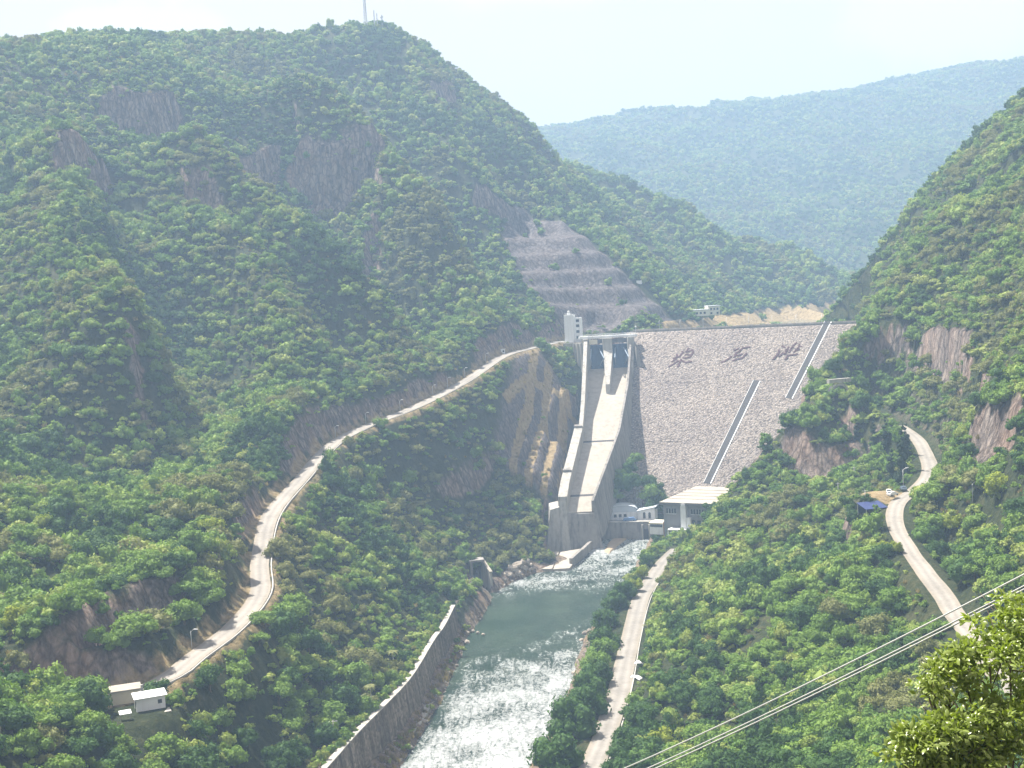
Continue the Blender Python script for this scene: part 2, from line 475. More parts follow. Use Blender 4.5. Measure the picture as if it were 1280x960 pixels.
# benches beside the chute
db = cl - 5.2 - GX
bm_ = sstep(0, 3, db) * (1 - sstep(27, 37, db)) * sstep(652, 662, GY) * (1 - sstep(755, 775, GY))
bench = np.zeros(H.shape); btan = np.zeros(H.shape)
for k, dd in enumerate((1.0, 8.5, 16.0, 23.5)):
    w = fbm(GX, GY, 16, 2) * 0.9
    bench += 4.9 * sstep(dd + 1.8, dd + 4.0, db + w)
    btan = np.maximum(btan, sstep(dd - 3.0, dd - 2.0, db + w) * (1 - sstep(dd + 1.2, dd + 2.0, db + w)) * sstep(-0.75, -0.3, fbm(GX, GY, 8, 2)))
bz = cz + 4.5 + bench
H = H + bm_ * (bz - H)
rock = np.maximum(rock, bm_ * 0.96); conc = np.maximum(conc, np.where(bm_ > 0.3, 0.75, 0)); tan = np.maximum(tan, bm_ * btan)
# one level bench under the road
d7, s7, _, _ = poly_dist(GX, GY, np.array([px(630, 461, 690), px(660, 468, 725), px(700, 468, 752), px(722, 470, 765)]))
tan = np.maximum(tan, 1 - sstep(0.8, 2.0, d7))
p7 = 1 - sstep(2.5, 5.5, d7)
# dam, chute and works
qn = (GX - DAM_A[0]) * DN[0] + (GY - DAM_A[1]) * DN[1]
qc = (GX - DAM_A[0]) * DC[0] + (GY - DAM_A[1]) * DC[1]
RIGHT_HILL = sstep(0, 16, qc - (140 - 0.50 * qn))       # right abutment stands proud of the face
dz = np.minimum(DAM_A[2], dam_z(GX, GY)) - 3
dm = (qc > -25) & (qn > -30) & (dz > 2)
H = np.where(dm, np.where(RIGHT_HILL > 0.02, np.minimum(H, dz) * (1 - RIGHT_HILL) + np.maximum(H, dz - 2) * RIGHT_HILL, np.minimum(H, dz)), H)
cw = (GX > cl - 4.0) & (GX < cr + 1.0) & (GY > 650) & (GY < 850)
H = np.where(cw, np.minimum(H, cz - 3), H)
pl = (GX > 12) & (GX < cr + 2) & (GY > 612) & (GY <= 652)
H = np.where(pl, np.minimum(H, -1), H)
HILLSTEP = dm & (RIGHT_HILL > 0.005)
# right of the chute: fill that carries the trees, sloping down to the yard
fr = (GX >= cr + 1.0) & (GX < cr + 30) & (GY > 668) & (GY < 790)
# yard at the foot of the dam
YARD = np.array([(46, 668), (58, 664), (70, 661), (80, 596), (118, 582), (135, 640), (108, 690), (60, 700)])
yin = inside(GX, GY, YARD)
yd, _, _, _ = poly_dist(GX, GY, np.vstack([YARD, YARD[:1]]))
H = np.where(yin, np.where(yd < 100, 8.4 + np.clip(H - 8.4, -99, 0) * 0, H), np.where(yd < 10, np.minimum(H, 8.4 + yd * 1.6), H))
# level ground for the cars and the awning
PADC = px(1108, 620, 445)
pdist = np.hypot(GX - PADC[0], GY - PADC[1])
H = np.where(pdist < 20, H + (53.6 - H) * (1 - sstep(10, 18, pdist)), H)
tan = np.maximum(tan, 1 - sstep(7, 10, pdist))
# the hillside over the mountain road was blasted back: it stands higher and steeper there
H = H + np.where(sL < 0, 1, 0) * 6.5 * sstep(3, 9, dL) * np.exp(-(np.maximum(dL - 9, 0) / 26) ** 2) * (0.55 + 0.9 * np.clip(fbm(GX, GY, 60, 2) + 0.25, 0, 1)) * ~cw
# roads cut into the slopes
def carve(H, d, zr, half, cut, fill):
    e = np.maximum(d - half, 0)
    up = zr - 0.12 + e * cut + e * e / 30
    dn = zr - 0.12 - e * fill - e * e / 20
    return np.minimum(np.maximum(H, dn), up)
rough = 1.0 + 0.35 * fbm(GX, GY, 14, 3)
H0 = H.copy()
lm = (dL < 30) & ~cw
H = np.where(lm, carve(H, dL, zL, 4.6, 2.0 * rough, 1.15), H)
rock = np.maximum(rock, np.where(lm & (H < H0 - 0.6) & (dL > 4.6), np.clip((H0 - H) / 3.5, 0, 1), 0))
H0 = H.copy()
H = np.where(dR < 20, carve(H, dR, zR, 5.0, 1.3 * rough, 1.0), H)
rock = np.maximum(rock, np.where((dR < 16) & (H < H0 - 0.6) & (dR > 4.4), np.clip((H0 - H) / 14, 0, 0.4), 0))
H = np.where((dV < 16) & (dW > 1.5), carve(H, dV, zV, 6.0, 0.9, 0.55), H)
# huts on the lower left
HUT = px(186, 874, 290)
hd = np.hypot(GX - HUT[0] + 3, GY - HUT[1] - 1)
H = np.where(hd < 14, H + (HUT[2] - 2.6 - H) * (1 - sstep(8, 14, hd)), H)
# river bed and banks
H = np.where(dW < 0, np.minimum(H, -0.4 - np.clip(-dW, 0, 6) * 0.45), H)
WALL = spline([px(566, 757, 495), px(553, 785, 462), px(540, 806, 441), px(512, 855, 396), px(478, 900, 366), px(447, 934, 344), px(415, 962, 322), px(360, 1010, 290)], 4)
WALL[:, 2] = np.linspace(WALL[0, 2], WALL[-1, 2], len(WALL))
dT, sT, zT, aT = poly_dist(GX, GY, WALL)
# travel is towards the camera, so the slope lies to the right (side < 0)
wlen = np.hypot(*(WALL[1:, :2] - WALL[:-1, :2]).T).sum()
wl_ok = (aT > 0.5) & (aT < wlen - 0.5)
H = np.where(wl_ok & (sT < 0) & (dT < 14), np.maximum(np.minimum(H, zT - 0.7 + np.maximum(dT - 4, 0) * 0.8), zT - 0.7 - 0 * dT), H)
H = np.where(wl_ok & (sT >= 0) & (dT < 16) & (dW > 0), np.minimum(H, 0.3 + np.clip(dW, 0, 8) * 0.62 + 0.5 * fbm(GX, GY, 6, 2)), H)
H = np.where((dW > 0) & (dW < 5) & ~wl_ok, np.minimum(H, 0.4 + dW * 1.5 * rough), H)
shore = (dW > -2.5) & (dW < 5.5)
tan = np.maximum(tan, np.where(shore & (H < 4.4), 0.42, 0)); rock = np.maximum(rock, np.where(shore & (H < 5), 0.8, 0))
RES = (qn < -3) & (qc > -15) & (qc < 330) & (GY < 1400)
# the river enters the tunnel outlet
TPO = pz(599, 739, 0); _ca, _sa = math.cos(R(14)), math.sin(R(14))
_lx = (GX - TPO[0]) * _ca + (GY - TPO[1]) * _sa; _ly = -(GX - TPO[0]) * _sa + (GY - TPO[1]) * _ca
H = np.where((_lx > -3.6) & (_lx < 3.6 - 0.2 * np.minimum(_ly, 0)) & (_ly > -12) & (_ly < 4.6), np.minimum(H, -1.2), H)
# reservoir shore: bare band above the water
band = (GY > 850) & (GX > 100) & (GX < 420) & (H > 88) & (H < 104) & (GY < 1500)
tan = np.maximum(tan, np.where(band, 0.9, 0))
gy_, gx_ = np.gradient(H, ys, xs)
SLOPE = np.hypot(gx_, gy_)
rock = np.maximum(rock, sstep(2.3, 3.2, SLOPE) * (GY < 1200))
rock = np.where(HILLSTEP | ((qc > 110) & (qc < 240) & (qn > -40) & (qn < 30)), rock * 0.25, rock)
rock = np.where((dL < 4.6) | (dR < 4.4) | (dV < 5), np.minimum(rock, 0.2), rock)
tan = np.maximum(tan, np.where((dL < 6.5) & (dL > 2), 0.55, 0))
# craggy relief on the rock
cr_amp = rock * (1 - tan) * (1 - 0.75 * bm_) * (1 - 0.6 * em) * sstep(5.5, 7.5, np.minimum(dL, dR))
H += cr_amp * (1.6 * fbm(GX, GY, 8, 3) + 1.6 * (0.5 - np.abs(fbm(GX * 1.6, GY * 1.6, 13, 3))) + 0.9 * np.sign(fbm(GX, GY, 5, 2)) * 0.5)

def bil(A, x, y):
    x = np.asarray(x, float); y = np.asarray(y, float)
    i = np.clip(np.searchsorted(xs, x) - 1, 0, len(xs) - 2)
    j = np.clip(np.searchsorted(ys, y) - 1, 0, len(ys) - 2)
    fx = np.clip((x - xs[i]) / (xs[i + 1] - xs[i]), 0, 1); fy = np.clip((y - ys[j]) / (ys[j + 1] - ys[j]), 0, 1)
    return (A[j, i] * (1 - fx) + A[j, i + 1] * fx) * (1 - fy) + (A[j + 1, i] * (1 - fx) + A[j + 1, i + 1] * fx) * fy
def ground(x, y):
    return bil(H, x, y)

def hit(u, v, d0=120.0, d1=3400.0):
    """Where a line of sight first meets the ground."""
    d = pdir(u, v); D = np.arange(d0, d1, 2.0)
    P = CAM + d * (D / d[1])[:, None]
    k = np.where(ground(P[:, 0], P[:, 1]) > P[:, 2])[0]
    return P[k[0]] if len(k) else P[-1]
# ------------------------------------------------------------------ materials
def new_mat(name):
    mt = bpy.data.materials.new(name)
    mt.use_nodes = True
    nt = mt.node_tree
    b = nt.nodes['Principled BSDF']
    return mt, nt, nt.nodes, nt.links, b

def ramp(nodes, stops):
    r = nodes.new('ShaderNodeValToRGB')
    e = r.color_ramp.elements
    while len(e) < len(stops): e.new(0.5)
    for i, (p, c) in enumerate(stops):
        e[i].position = p; e[i].color = (c[0], c[1], c[2], 1)
    return r

def noise(nodes, links, vec, scale, detail=4, rough=0.6, dist=0.0):
    n = nodes.new('ShaderNodeTexNoise')
    n.inputs['Scale'].default_value = scale; n.inputs['Detail'].default_value = detail
    n.inputs['Roughness'].default_value = rough; n.inputs['Distortion'].default_value = dist
    if vec is not None: links.new(vec, n.inputs['Vector'])
    return n

def mix(nodes, links, a, b, fac, mode='MIX'):
    x = nodes.new('ShaderNodeMix'); x.data_type = 'RGBA'; x.blend_type = mode
    for s, i in ((a, 'A'), (b, 'B')):
        if isinstance(s, tuple): x.inputs[i].default_value = (s[0], s[1], s[2], 1)
        else: links.new(s, x.inputs[i])
    if isinstance(fac, (int, float)): x.inputs['Factor'].default_value = fac
    else: links.new(fac, x.inputs['Factor'])
    return x.outputs['Result']

def math_n(nodes, links, op, a, b=None, c=None, clamp=False):
    x = nodes.new('ShaderNodeMath'); x.operation = op; x.use_clamp = clamp
    for k, s in enumerate((a, b, c)):
        if s is None: continue
        if isinstance(s, (int, float)): x.inputs[k].default_value = s
        else: links.new(s, x.inputs[k])
    return x.outputs[0]

def scaled_pos(nodes, links, sx, sy, sz):
    g = nodes.new('ShaderNodeNewGeometry')
    mp = nodes.new('ShaderNodeMapping')
    mp.inputs['Scale'].default_value = (sx, sy, sz)
    links.new(g.outputs['Position'], mp.inputs['Vector'])
    return mp.outputs['Vector']

def bump(nodes, links, b, h, strength, dist):
    x = nodes.new('ShaderNodeBump')
    x.inputs['Strength'].default_value = strength; x.inputs['Distance'].default_value = dist
    links.new(h, x.inputs['Height']); links.new(x.outputs['Normal'], b.inputs['Normal'])

def simple(name, col, rough=0.8, var=0.18, scale=1.2, metal=0.0, streak=None, bumps=0.0, spec=0.3):
    """A weathered paint, plaster or concrete: colour mottled at two scales, optional dark run-off streaks."""
    mt, nt, n, l, b = new_mat(name)
    p = scaled_pos(n, l, 1, 1, 1)
    n1 = noise(n, l, p, scale, 5, 0.65)
    n2 = noise(n, l, p, scale * 0.13, 3, 0.5)
    f = math_n(n, l, 'MULTIPLY_ADD', n1.outputs['Fac'], 0.6, math_n(n, l, 'MULTIPLY', n2.outputs['Fac'], 0.4))
    lo = tuple(c * (1 - var) for c in col); hi = tuple(min(1, c * (1 + var)) for c in col)
    r = ramp(n, [(0.3, lo), (0.7, hi)])
    l.new(f, r.inputs['Fac'])
    c = r.outputs['Color']
    if streak:
        ps = scaled_pos(n, l, 1, 1, 0.05)
        ns = noise(n, l, ps, streak[0], 4, 0.7)
        rs = ramp(n, [(0.46, (0, 0, 0)), (0.70, (1, 1, 1))])
        l.new(ns.outputs['Fac'], rs.inputs['Fac'])
        c = mix(n, l, c, streak[1], math_n(n, l, 'MULTIPLY', rs.outputs['Color'], streak[2]))
    l.new(c, b.inputs['Base Color'])
    b.inputs['Roughness'].default_value = rough
    b.inputs['Metallic'].default_value = metal
    b.inputs['Specular IOR Level'].default_value = spec
    if bumps: bump(n, l, b, n1.outputs['Fac'], 0.6, bumps)
    return mt

M = {}
M['concrete'] = simple('concrete', (0.40, 0.38, 0.34), 0.9, 0.16, 0.6, streak=(0.5, (0.14, 0.13, 0.12), 0.75), bumps=0.1)
M['chute'] = simple('chute_concrete', (0.37, 0.335, 0.285), 0.85, 0.16, 0.35, streak=(0.35, (0.20, 0.175, 0.145), 0.6))
M['old_concrete'] = simple('old_concrete', (0.27, 0.25, 0.23), 0.92, 0.25, 0.5, streak=(0.4, (0.09, 0.085, 0.08), 0.85), bumps=0.15)
M['drain_and_shade'] = simple('drain_and_shade', (0.06, 0.055, 0.055), 0.9)  # drain tone; also paints the shade inside slots, outlet and tunnel mouths
M['white'] = simple('white_paint', (0.76, 0.77, 0.78), 0.6, 0.06, 0.8, streak=(0.8, (0.45, 0.44, 0.42), 0.35))
M['cream'] = simple('cream_render', (0.68, 0.62, 0.48), 0.8, 0.08, 0.8)
M['grey_wall'] = simple('grey_render', (0.24, 0.235, 0.25), 0.85, 0.12, 0.5, streak=(0.4, (0.12, 0.12, 0.13), 0.6))
M['roof'] = simple('flat_roof', (0.36, 0.325, 0.275), 0.85, 0.22, 0.18, streak=(0.3, (0.2, 0.18, 0.15), 0.5))
M['roof_trim'] = simple('roof_trim', (0.16, 0.15, 0.15), 0.8)
M['glass'] = simple('window_glass', (0.035, 0.045, 0.055), 0.12, 0.2, 0.4, spec=0.6)
M['gate_blue'] = simple('gate_steel', (0.055, 0.11, 0.21), 0.55, 0.18, 0.5, streak=(0.7, (0.03, 0.05, 0.09), 0.6))
M['gate_arm'] = simple('gate_arm_steel', (0.28, 0.34, 0.42), 0.5)
M['galv'] = simple('galvanised', (0.55, 0.56, 0.57), 0.45, 0.08, 2.0, metal=0.5)
M['lamp'] = simple('lamp_head', (0.78, 0.79, 0.8), 0.4, 0.04)
M['rust'] = simple('letter_slab', (0.065, 0.026, 0.030), 0.85, 0.2, 0.8)
M['road'] = simple('road_surface', (0.29, 0.262, 0.222), 0.95, 0.26, 0.16, bumps=0.03, streak=None)
M['asphalt'] = simple('asphalt', (0.27, 0.245, 0.218), 0.92, 0.26, 0.16, bumps=0.03)
def road_material(name, col):
    mt, nt, n, l, b = new_mat(name)
    at = n.new('ShaderNodeVertexColor'); at.layer_name = 'across'
    sp = n.new('ShaderNodeSeparateColor'); l.new(at.outputs['Color'], sp.inputs['Color'])
    p = scaled_pos(n, l, 1, 1, 1)
    n1 = noise(n, l, p, 0.9, 5, 0.7); n2 = noise(n, l, p, 0.10, 4, 0.6)
    r = ramp(n, [(0.32, tuple(q * 0.72 for q in col)), (0.5, col), (0.70, tuple(q * 1.22 for q in col))])
    l.new(math_n(n, l, 'MULTIPLY_ADD', n1.outputs['Fac'], 0.45, math_n(n, l, 'MULTIPLY', n2.outputs['Fac'], 0.55)), r.inputs['Fac'])
    wob = math_n(n, l, 'MULTIPLY_ADD', n2.outputs['Fac'], 0.16, math_n(n, l, 'ADD', sp.outputs['Red'], -0.08))
    wear = ramp(n, [(0.0, (1.05, 0.98, 0.86)), (0.14, (0.92, 0.88, 0.82)), (0.30, (1.12, 1.1, 1.08)), (0.5, (0.84, 0.82, 0.80)), (0.70, (1.12, 1.1, 1.08)), (0.86, (0.90, 0.86, 0.80)), (1.0, (0.98, 0.88, 0.74))])
    l.new(wob, wear.inputs['Fac'])
    l.new(mix(n, l, r.outputs['Color'], wear.outputs['Color'], 0.9, 'MULTIPLY'), b.inputs['Base Color'])
    b.inputs['Roughness'].default_value = 0.95; b.inputs['Specular IOR Level'].default_value = 0.2
    bump(n, l, b, n1.outputs['Fac'], 0.5, 0.05)
    return mt
M['road'] = road_material('road_surface', (0.265, 0.250, 0.230))
M['asphalt_road'] = road_material('asphalt_road', (0.245, 0.232, 0.215))
M['kerb'] = simple('kerb', (0.42, 0.40, 0.37), 0.9, 0.2, 0.6)
M['blue_sheet'] = simple('blue_sheet', (0.028, 0.042, 0.13), 0.6, 0.2, 0.8)
M['blue_panel'] = simple('blue_panel', (0.12, 0.22, 0.42), 0.6)
M['red_brick'] = simple('red_brick', (0.28, 0.12, 0.08), 0.9, 0.25, 2.0)
M['wood'] = simple('bark', (0.11, 0.085, 0.06), 0.95, 0.3, 2.0)
M['cable'] = simple('cable_aluminium', (0.62, 0.63, 0.60), 0.4, 0.06, metal=0.3)
M['pole'] = simple('pole_concrete', (0.45, 0.44, 0.42), 0.9)
M['car_white'] = simple('car_white', (0.78, 0.78, 0.78), 0.3, 0.02, spec=0.6)
M['car_blue'] = simple('car_steel_blue', (0.10, 0.14, 0.19), 0.3, 0.04, spec=0.6)
M['rubber'] = simple('rubber', (0.02, 0.02, 0.02), 0.9)
M['sheet_white'] = simple('white_sheeting', (0.8, 0.8, 0.8), 0.6, 0.05)
M['mud'] = simple('bare_earth', (0.36, 0.28, 0.19), 0.95, 0.25, 0.4)

# ground: leaf litter and scrub, weathered rock, pale dry grass
def ground_material():
    mt, nt, n, l, b = new_mat('ground')
    at = n.new('ShaderNodeVertexColor'); at.layer_name = 'surface'
    sp = n.new('ShaderNodeSeparateColor'); l.new(at.outputs['Color'], sp.inputs['Color'])
    p = scaled_pos(n, l, 1, 1, 1)
    pv = scaled_pos(n, l, 1, 1, 0.16)
    na = noise(n, l, p, 0.45, 6, 0.65)
    nb = noise(n, l, p, 0.05, 4, 0.6)
    litter = ramp(n, [(0.32, (0.018, 0.027, 0.012)), (0.5, (0.042, 0.055, 0.022)), (0.68, (0.10, 0.095, 0.045))])
    l.new(math_n(n, l, 'MULTIPLY_ADD', na.outputs['Fac'], 0.6, math_n(n, l, 'MULTIPLY', nb.outputs['Fac'], 0.4)), litter.inputs['Fac'])
    nr = noise(n, l, pv, 0.42, 8, 0.72, 0.6)
    nr2 = noise(n, l, pv, 0.07, 3, 0.5)
    rk = ramp(n, [(0.34, (0.036, 0.031, 0.031)), (0.47, (0.150, 0.122, 0.108)), (0.58, (0.29, 0.240, 0.210)), (0.72, (0.46, 0.39, 0.34))])
    l.new(nr.outputs['Fac'], rk.inputs['Fac'])
    warm = ramp(n, [(0.45, (0, 0, 0)), (0.65, (1, 1, 1))]); l.new(nr2.outputs['Fac'], warm.inputs['Fac'])
    rcol = mix(n, l, rk.outputs['Color'], (0.36, 0.22, 0.15), math_n(n, l, 'MULTIPLY', warm.outputs['Color'], 0.38))
    # cleared faces: greyer, with the vertical ribs and level joints of their shotcrete panels
    pg = scaled_pos(n, l, 0.5, 0.5, 0.09)
    ng_ = noise(n, l, pg, 1.0, 5, 0.7)
    gk = ramp(n, [(0.36, (0.060, 0.054, 0.058)), (0.52, (0.150, 0.135, 0.138)), (0.68, (0.27, 0.245, 0.245))]); l.new(ng_.outputs['Fac'], gk.inputs['Fac'])
    rcol = mix(n, l, rcol, gk.outputs['Color'], math_n(n, l, 'MULTIPLY', sp.outputs['Blue'], 0.85))
    # cracks and ledges
    vc = n.new('ShaderNodeTexVoronoi'); vc.feature = 'DISTANCE_TO_EDGE'; vc.inputs['Scale'].default_value = 0.30
    wv = n.new('ShaderNodeMixRGB'); wv.blend_type = 'ADD'; wv.inputs['Fac'].default_value = 1.0
    l.new(scaled_pos(n, l, 1, 1, 0.55), wv.inputs[1]); l.new(noise(n, l, p, 0.35, 3, 0.6).outputs['Color'], wv.inputs[2])
    l.new(wv.outputs['Color'], vc.inputs['Vector'])
    ck = ramp(n, [(0.0, (0.40, 0.38, 0.38)), (0.14, (1, 1, 1))]); l.new(vc.outputs['Distance'], ck.inputs['Fac'])
    rcol = mix(n, l, rcol, ck.outputs['Color'], 0.75, 'MULTIPLY')
    tn = ramp(n, [(0.3, (0.20, 0.145, 0.070)), (0.55, (0.38, 0.285, 0.155)), (0.72, (0.47, 0.385, 0.25))]); l.new(na.outputs['Fac'], tn.inputs['Fac'])
    edge = noise(n, l, p, 0.22, 5, 0.7)
    def sharpen(ch):
        return math_n(n, l, 'MULTIPLY_ADD', math_n(n, l, 'ADD', ch, math_n(n, l, 'MULTIPLY_ADD', edge.outputs['Fac'], 0.9, -0.45)), 3.0, -1.0, clamp=True)
    c = mix(n, l, litter.outputs['Color'], rcol, sharpen(sp.outputs['Red']))
    c = mix(n, l, c, tn.outputs['Color'], sharpen(sp.outputs['Green']))
    l.new(c, b.inputs['Base Color'])
    b.inputs['Roughness'].default_value = 0.95
    b.inputs['Specular IOR Level'].default_value = 0.15
    bump(n, l, b, math_n(n, l, 'ADD', nr.outputs['Fac'], math_n(n, l, 'MULTIPLY', na.outputs['Fac'], 0.5)), 1.0, 2.2)
    return mt
M['ground'] = ground_material()

def rockfill_material():
    mt, nt, n, l, b = new_mat('rockfill')
    p = scaled_pos(n, l, 1, 1, 1)
    v = n.new('ShaderNodeTexVoronoi'); v.inputs['Scale'].default_value = 1.05; v.inputs['Randomness'].default_value = 1.0
    l.new(p, v.inputs['Vector'])
    v2 = n.new('ShaderNodeTexVoronoi'); v2.inputs['Scale'].default_value = 0.5; l.new(p, v2.inputs['Vector'])
    sp = n.new('ShaderNodeSeparateColor'); l.new(v.outputs['Color'], sp.inputs['Color'])
    nb = noise(n, l, p, 0.05, 5, 0.6)
    base = ramp(n, [(0.0, (0.20, 0.170, 0.155)), (0.35, (0.29, 0.252, 0.228)), (0.75, (0.355, 0.312, 0.282)), (1.0, (0.44, 0.39, 0.355))])
    l.new(sp.outputs['Red'], base.inputs['Fac'])
    gap = ramp(n, [(0.30, (1, 1, 1)), (0.85, (0.34, 0.33, 0.33))]); l.new(v.outputs['Distance'], gap.inputs['Fac'])
    c = mix(n, l, base.outputs['Color'], gap.outputs['Color'], 0.8, 'MULTIPLY')
    tone = ramp(n, [(0.35, (0.80, 0.78, 0.78)), (0.65, (1.0, 0.98, 0.95))]); l.new(nb.outputs['Fac'], tone.inputs['Fac'])
    c = mix(n, l, c, tone.outputs['Color'], 1.0, 'MULTIPLY')
    l.new(c, b.inputs['Base Color'])
    b.inputs['Roughness'].default_value = 0.95; b.inputs['Specular IOR Level'].default_value = 0.15
    h = math_n(n, l, 'ADD', math_n(n, l, 'MULTIPLY', v.outputs['Distance'], -1.0), math_n(n, l, 'MULTIPLY', v2.outputs['Distance'], -0.6))
    bump(n, l, b, h, 1.0, 0.55)
    return mt
M['rockfill'] = rockfill_material()

def rock_material(name, lo, hi):
    mt, nt, n, l, b = new_mat(name)
    p = scaled_pos(n, l, 1, 1, 0.6)
    a = noise(n, l, p, 0.8, 6, 0.7)
    r = ramp(n, [(0.35, lo), (0.65, hi)]); l.new(a.outputs['Fac'], r.inputs['Fac'])
    l.new(r.outputs['Color'], b.inputs['Base Color']); b.inputs['Roughness'].default_value = 0.9
    bump(n, l, b, a.outputs['Fac'], 0.8, 0.5)
    return mt
M['boulder'] = rock_material('boulder', (0.16, 0.14, 0.12), (0.46, 0.40, 0.33))

def masonry_material():
    mt, nt, n, l, b = new_mat('river_masonry')
    p = scaled_pos(n, l, 1, 1, 1.3)
    v = n.new('ShaderNodeTexVoronoi'); v.inputs['Scale'].default_value = 0.9; l.new(p, v.inputs['Vector'])
    sp = n.new('ShaderNodeSeparateColor'); l.new(v.outputs['Color'], sp.inputs['Color'])
    r = ramp(n, [(0.0, (0.13, 0.105, 0.078)), (1.0, (0.31, 0.255, 0.19))]); l.new(sp.outputs['Red'], r.inputs['Fac'])
    st = noise(n, l, scaled_pos(n, l, 1, 1, 0.06), 0.35, 5, 0.7)
    rs = ramp(n, [(0.40, (0.35, 0.33, 0.31)), (0.62, (1, 1, 1))]); l.new(st.outputs['Fac'], rs.inputs['Fac'])
    l.new(mix(n, l, r.outputs['Color'], rs.outputs['Color'], 1.0, 'MULTIPLY'), b.inputs['Base Color'])
    b.inputs['Roughness'].default_value = 0.95
    bump(n, l, b, math_n(n, l, 'MULTIPLY', v.outputs['Distance'], -1.0), 0.8, 0.3)
    return mt
M['masonry'] = masonry_material()

def leaf_material(name, stops, trans=0.26, gloss=0.12, rough=0.62, spread=True):
    mt, nt, n, l, b = new_mat(name)
    oi = n.new('ShaderNodeObjectInfo')
    p = scaled_pos(n, l, 1, 1, 1)
    big = noise(n, l, p, 0.022, 3, 0.5)
    fine = noise(n, l, p, 1.1, 3, 0.6)
    f = math_n(n, l, 'ADD', math_n(n, l, 'MULTIPLY', oi.outputs['Random'], 0.5 if spread else 0.15),
               math_n(n, l, 'ADD', math_n(n, l, 'MULTIPLY', big.outputs['Fac'], 0.45 if spread else 0.2), math_n(n, l, 'MULTIPLY', fine.outputs['Fac'], 0.3)))
    r = ramp(n, stops)
    l.new(f, r.inputs['Fac'])
    l.new(r.outputs['Color'], b.inputs['Base Color'])
    b.inputs['Roughness'].default_value = rough
    b.inputs['Specular IOR Level'].default_value = gloss
    tr = n.new('ShaderNodeBsdfTranslucent')
    l.new(mix(n, l, r.outputs['Color'], (1.25, 1.35, 0.45), 1.0, 'MULTIPLY'), tr.inputs['Color'])
    ms = n.new('ShaderNodeMixShader'); ms.inputs[0].default_value = trans
    l.new(b.outputs['BSDF'], ms.inputs[1]); l.new(tr.outputs['BSDF'], ms.inputs[2])
    l.new(ms.outputs['Shader'], n['Material Output'].inputs['Surface'])
    return mt
M['leaf_mixed'] = leaf_material('leaf_mixed', [(0.28, (0.053, 0.114, 0.025)), (0.46, (0.126, 0.222, 0.043)), (0.62, (0.200, 0.294, 0.059)), (0.86, (0.297, 0.342, 0.096))])
M['leaf_deep'] = leaf_material('leaf_deep', [(0.1, (0.038, 0.085, 0.023)), (0.6, (0.083, 0.159, 0.037))], spread=False)
M['leaf_fresh'] = leaf_material('leaf_fresh', [(0.1, (0.109, 0.196, 0.037)), (0.6, (0.208, 0.305, 0.059))], spread=False)
M['leaf_yellow'] = leaf_material('leaf_yellow', [(0.1, (0.20, 0.26, 0.030)), (0.6, (0.36, 0.40, 0.055))], 0.3, spread=False)
M['leaf_olive'] = leaf_material('leaf_olive', [(0.1, (0.146, 0.167, 0.059)), (0.6, (0.253, 0.253, 0.099))], spread=False)
M['leaf_cypress'] = leaf_material('leaf_cypress', [(0.1, (0.018, 0.036, 0.020)), (0.6, (0.035, 0.062, 0.030))], 0.1, spread=False)
M['leaf_near'] = leaf_material('leaf_near', [(0.1, (0.10, 0.155, 0.035)), (0.42, (0.28, 0.35, 0.09)), (0.75, (0.52, 0.56, 0.24))], 0.4, 0.6, 0.3, spread=False)
M['grass'] = leaf_material('dry_grass', [(0.2, (0.16, 0.13, 0.06)), (0.8, (0.34, 0.27, 0.14))], 0.2, 0.1, 0.8)

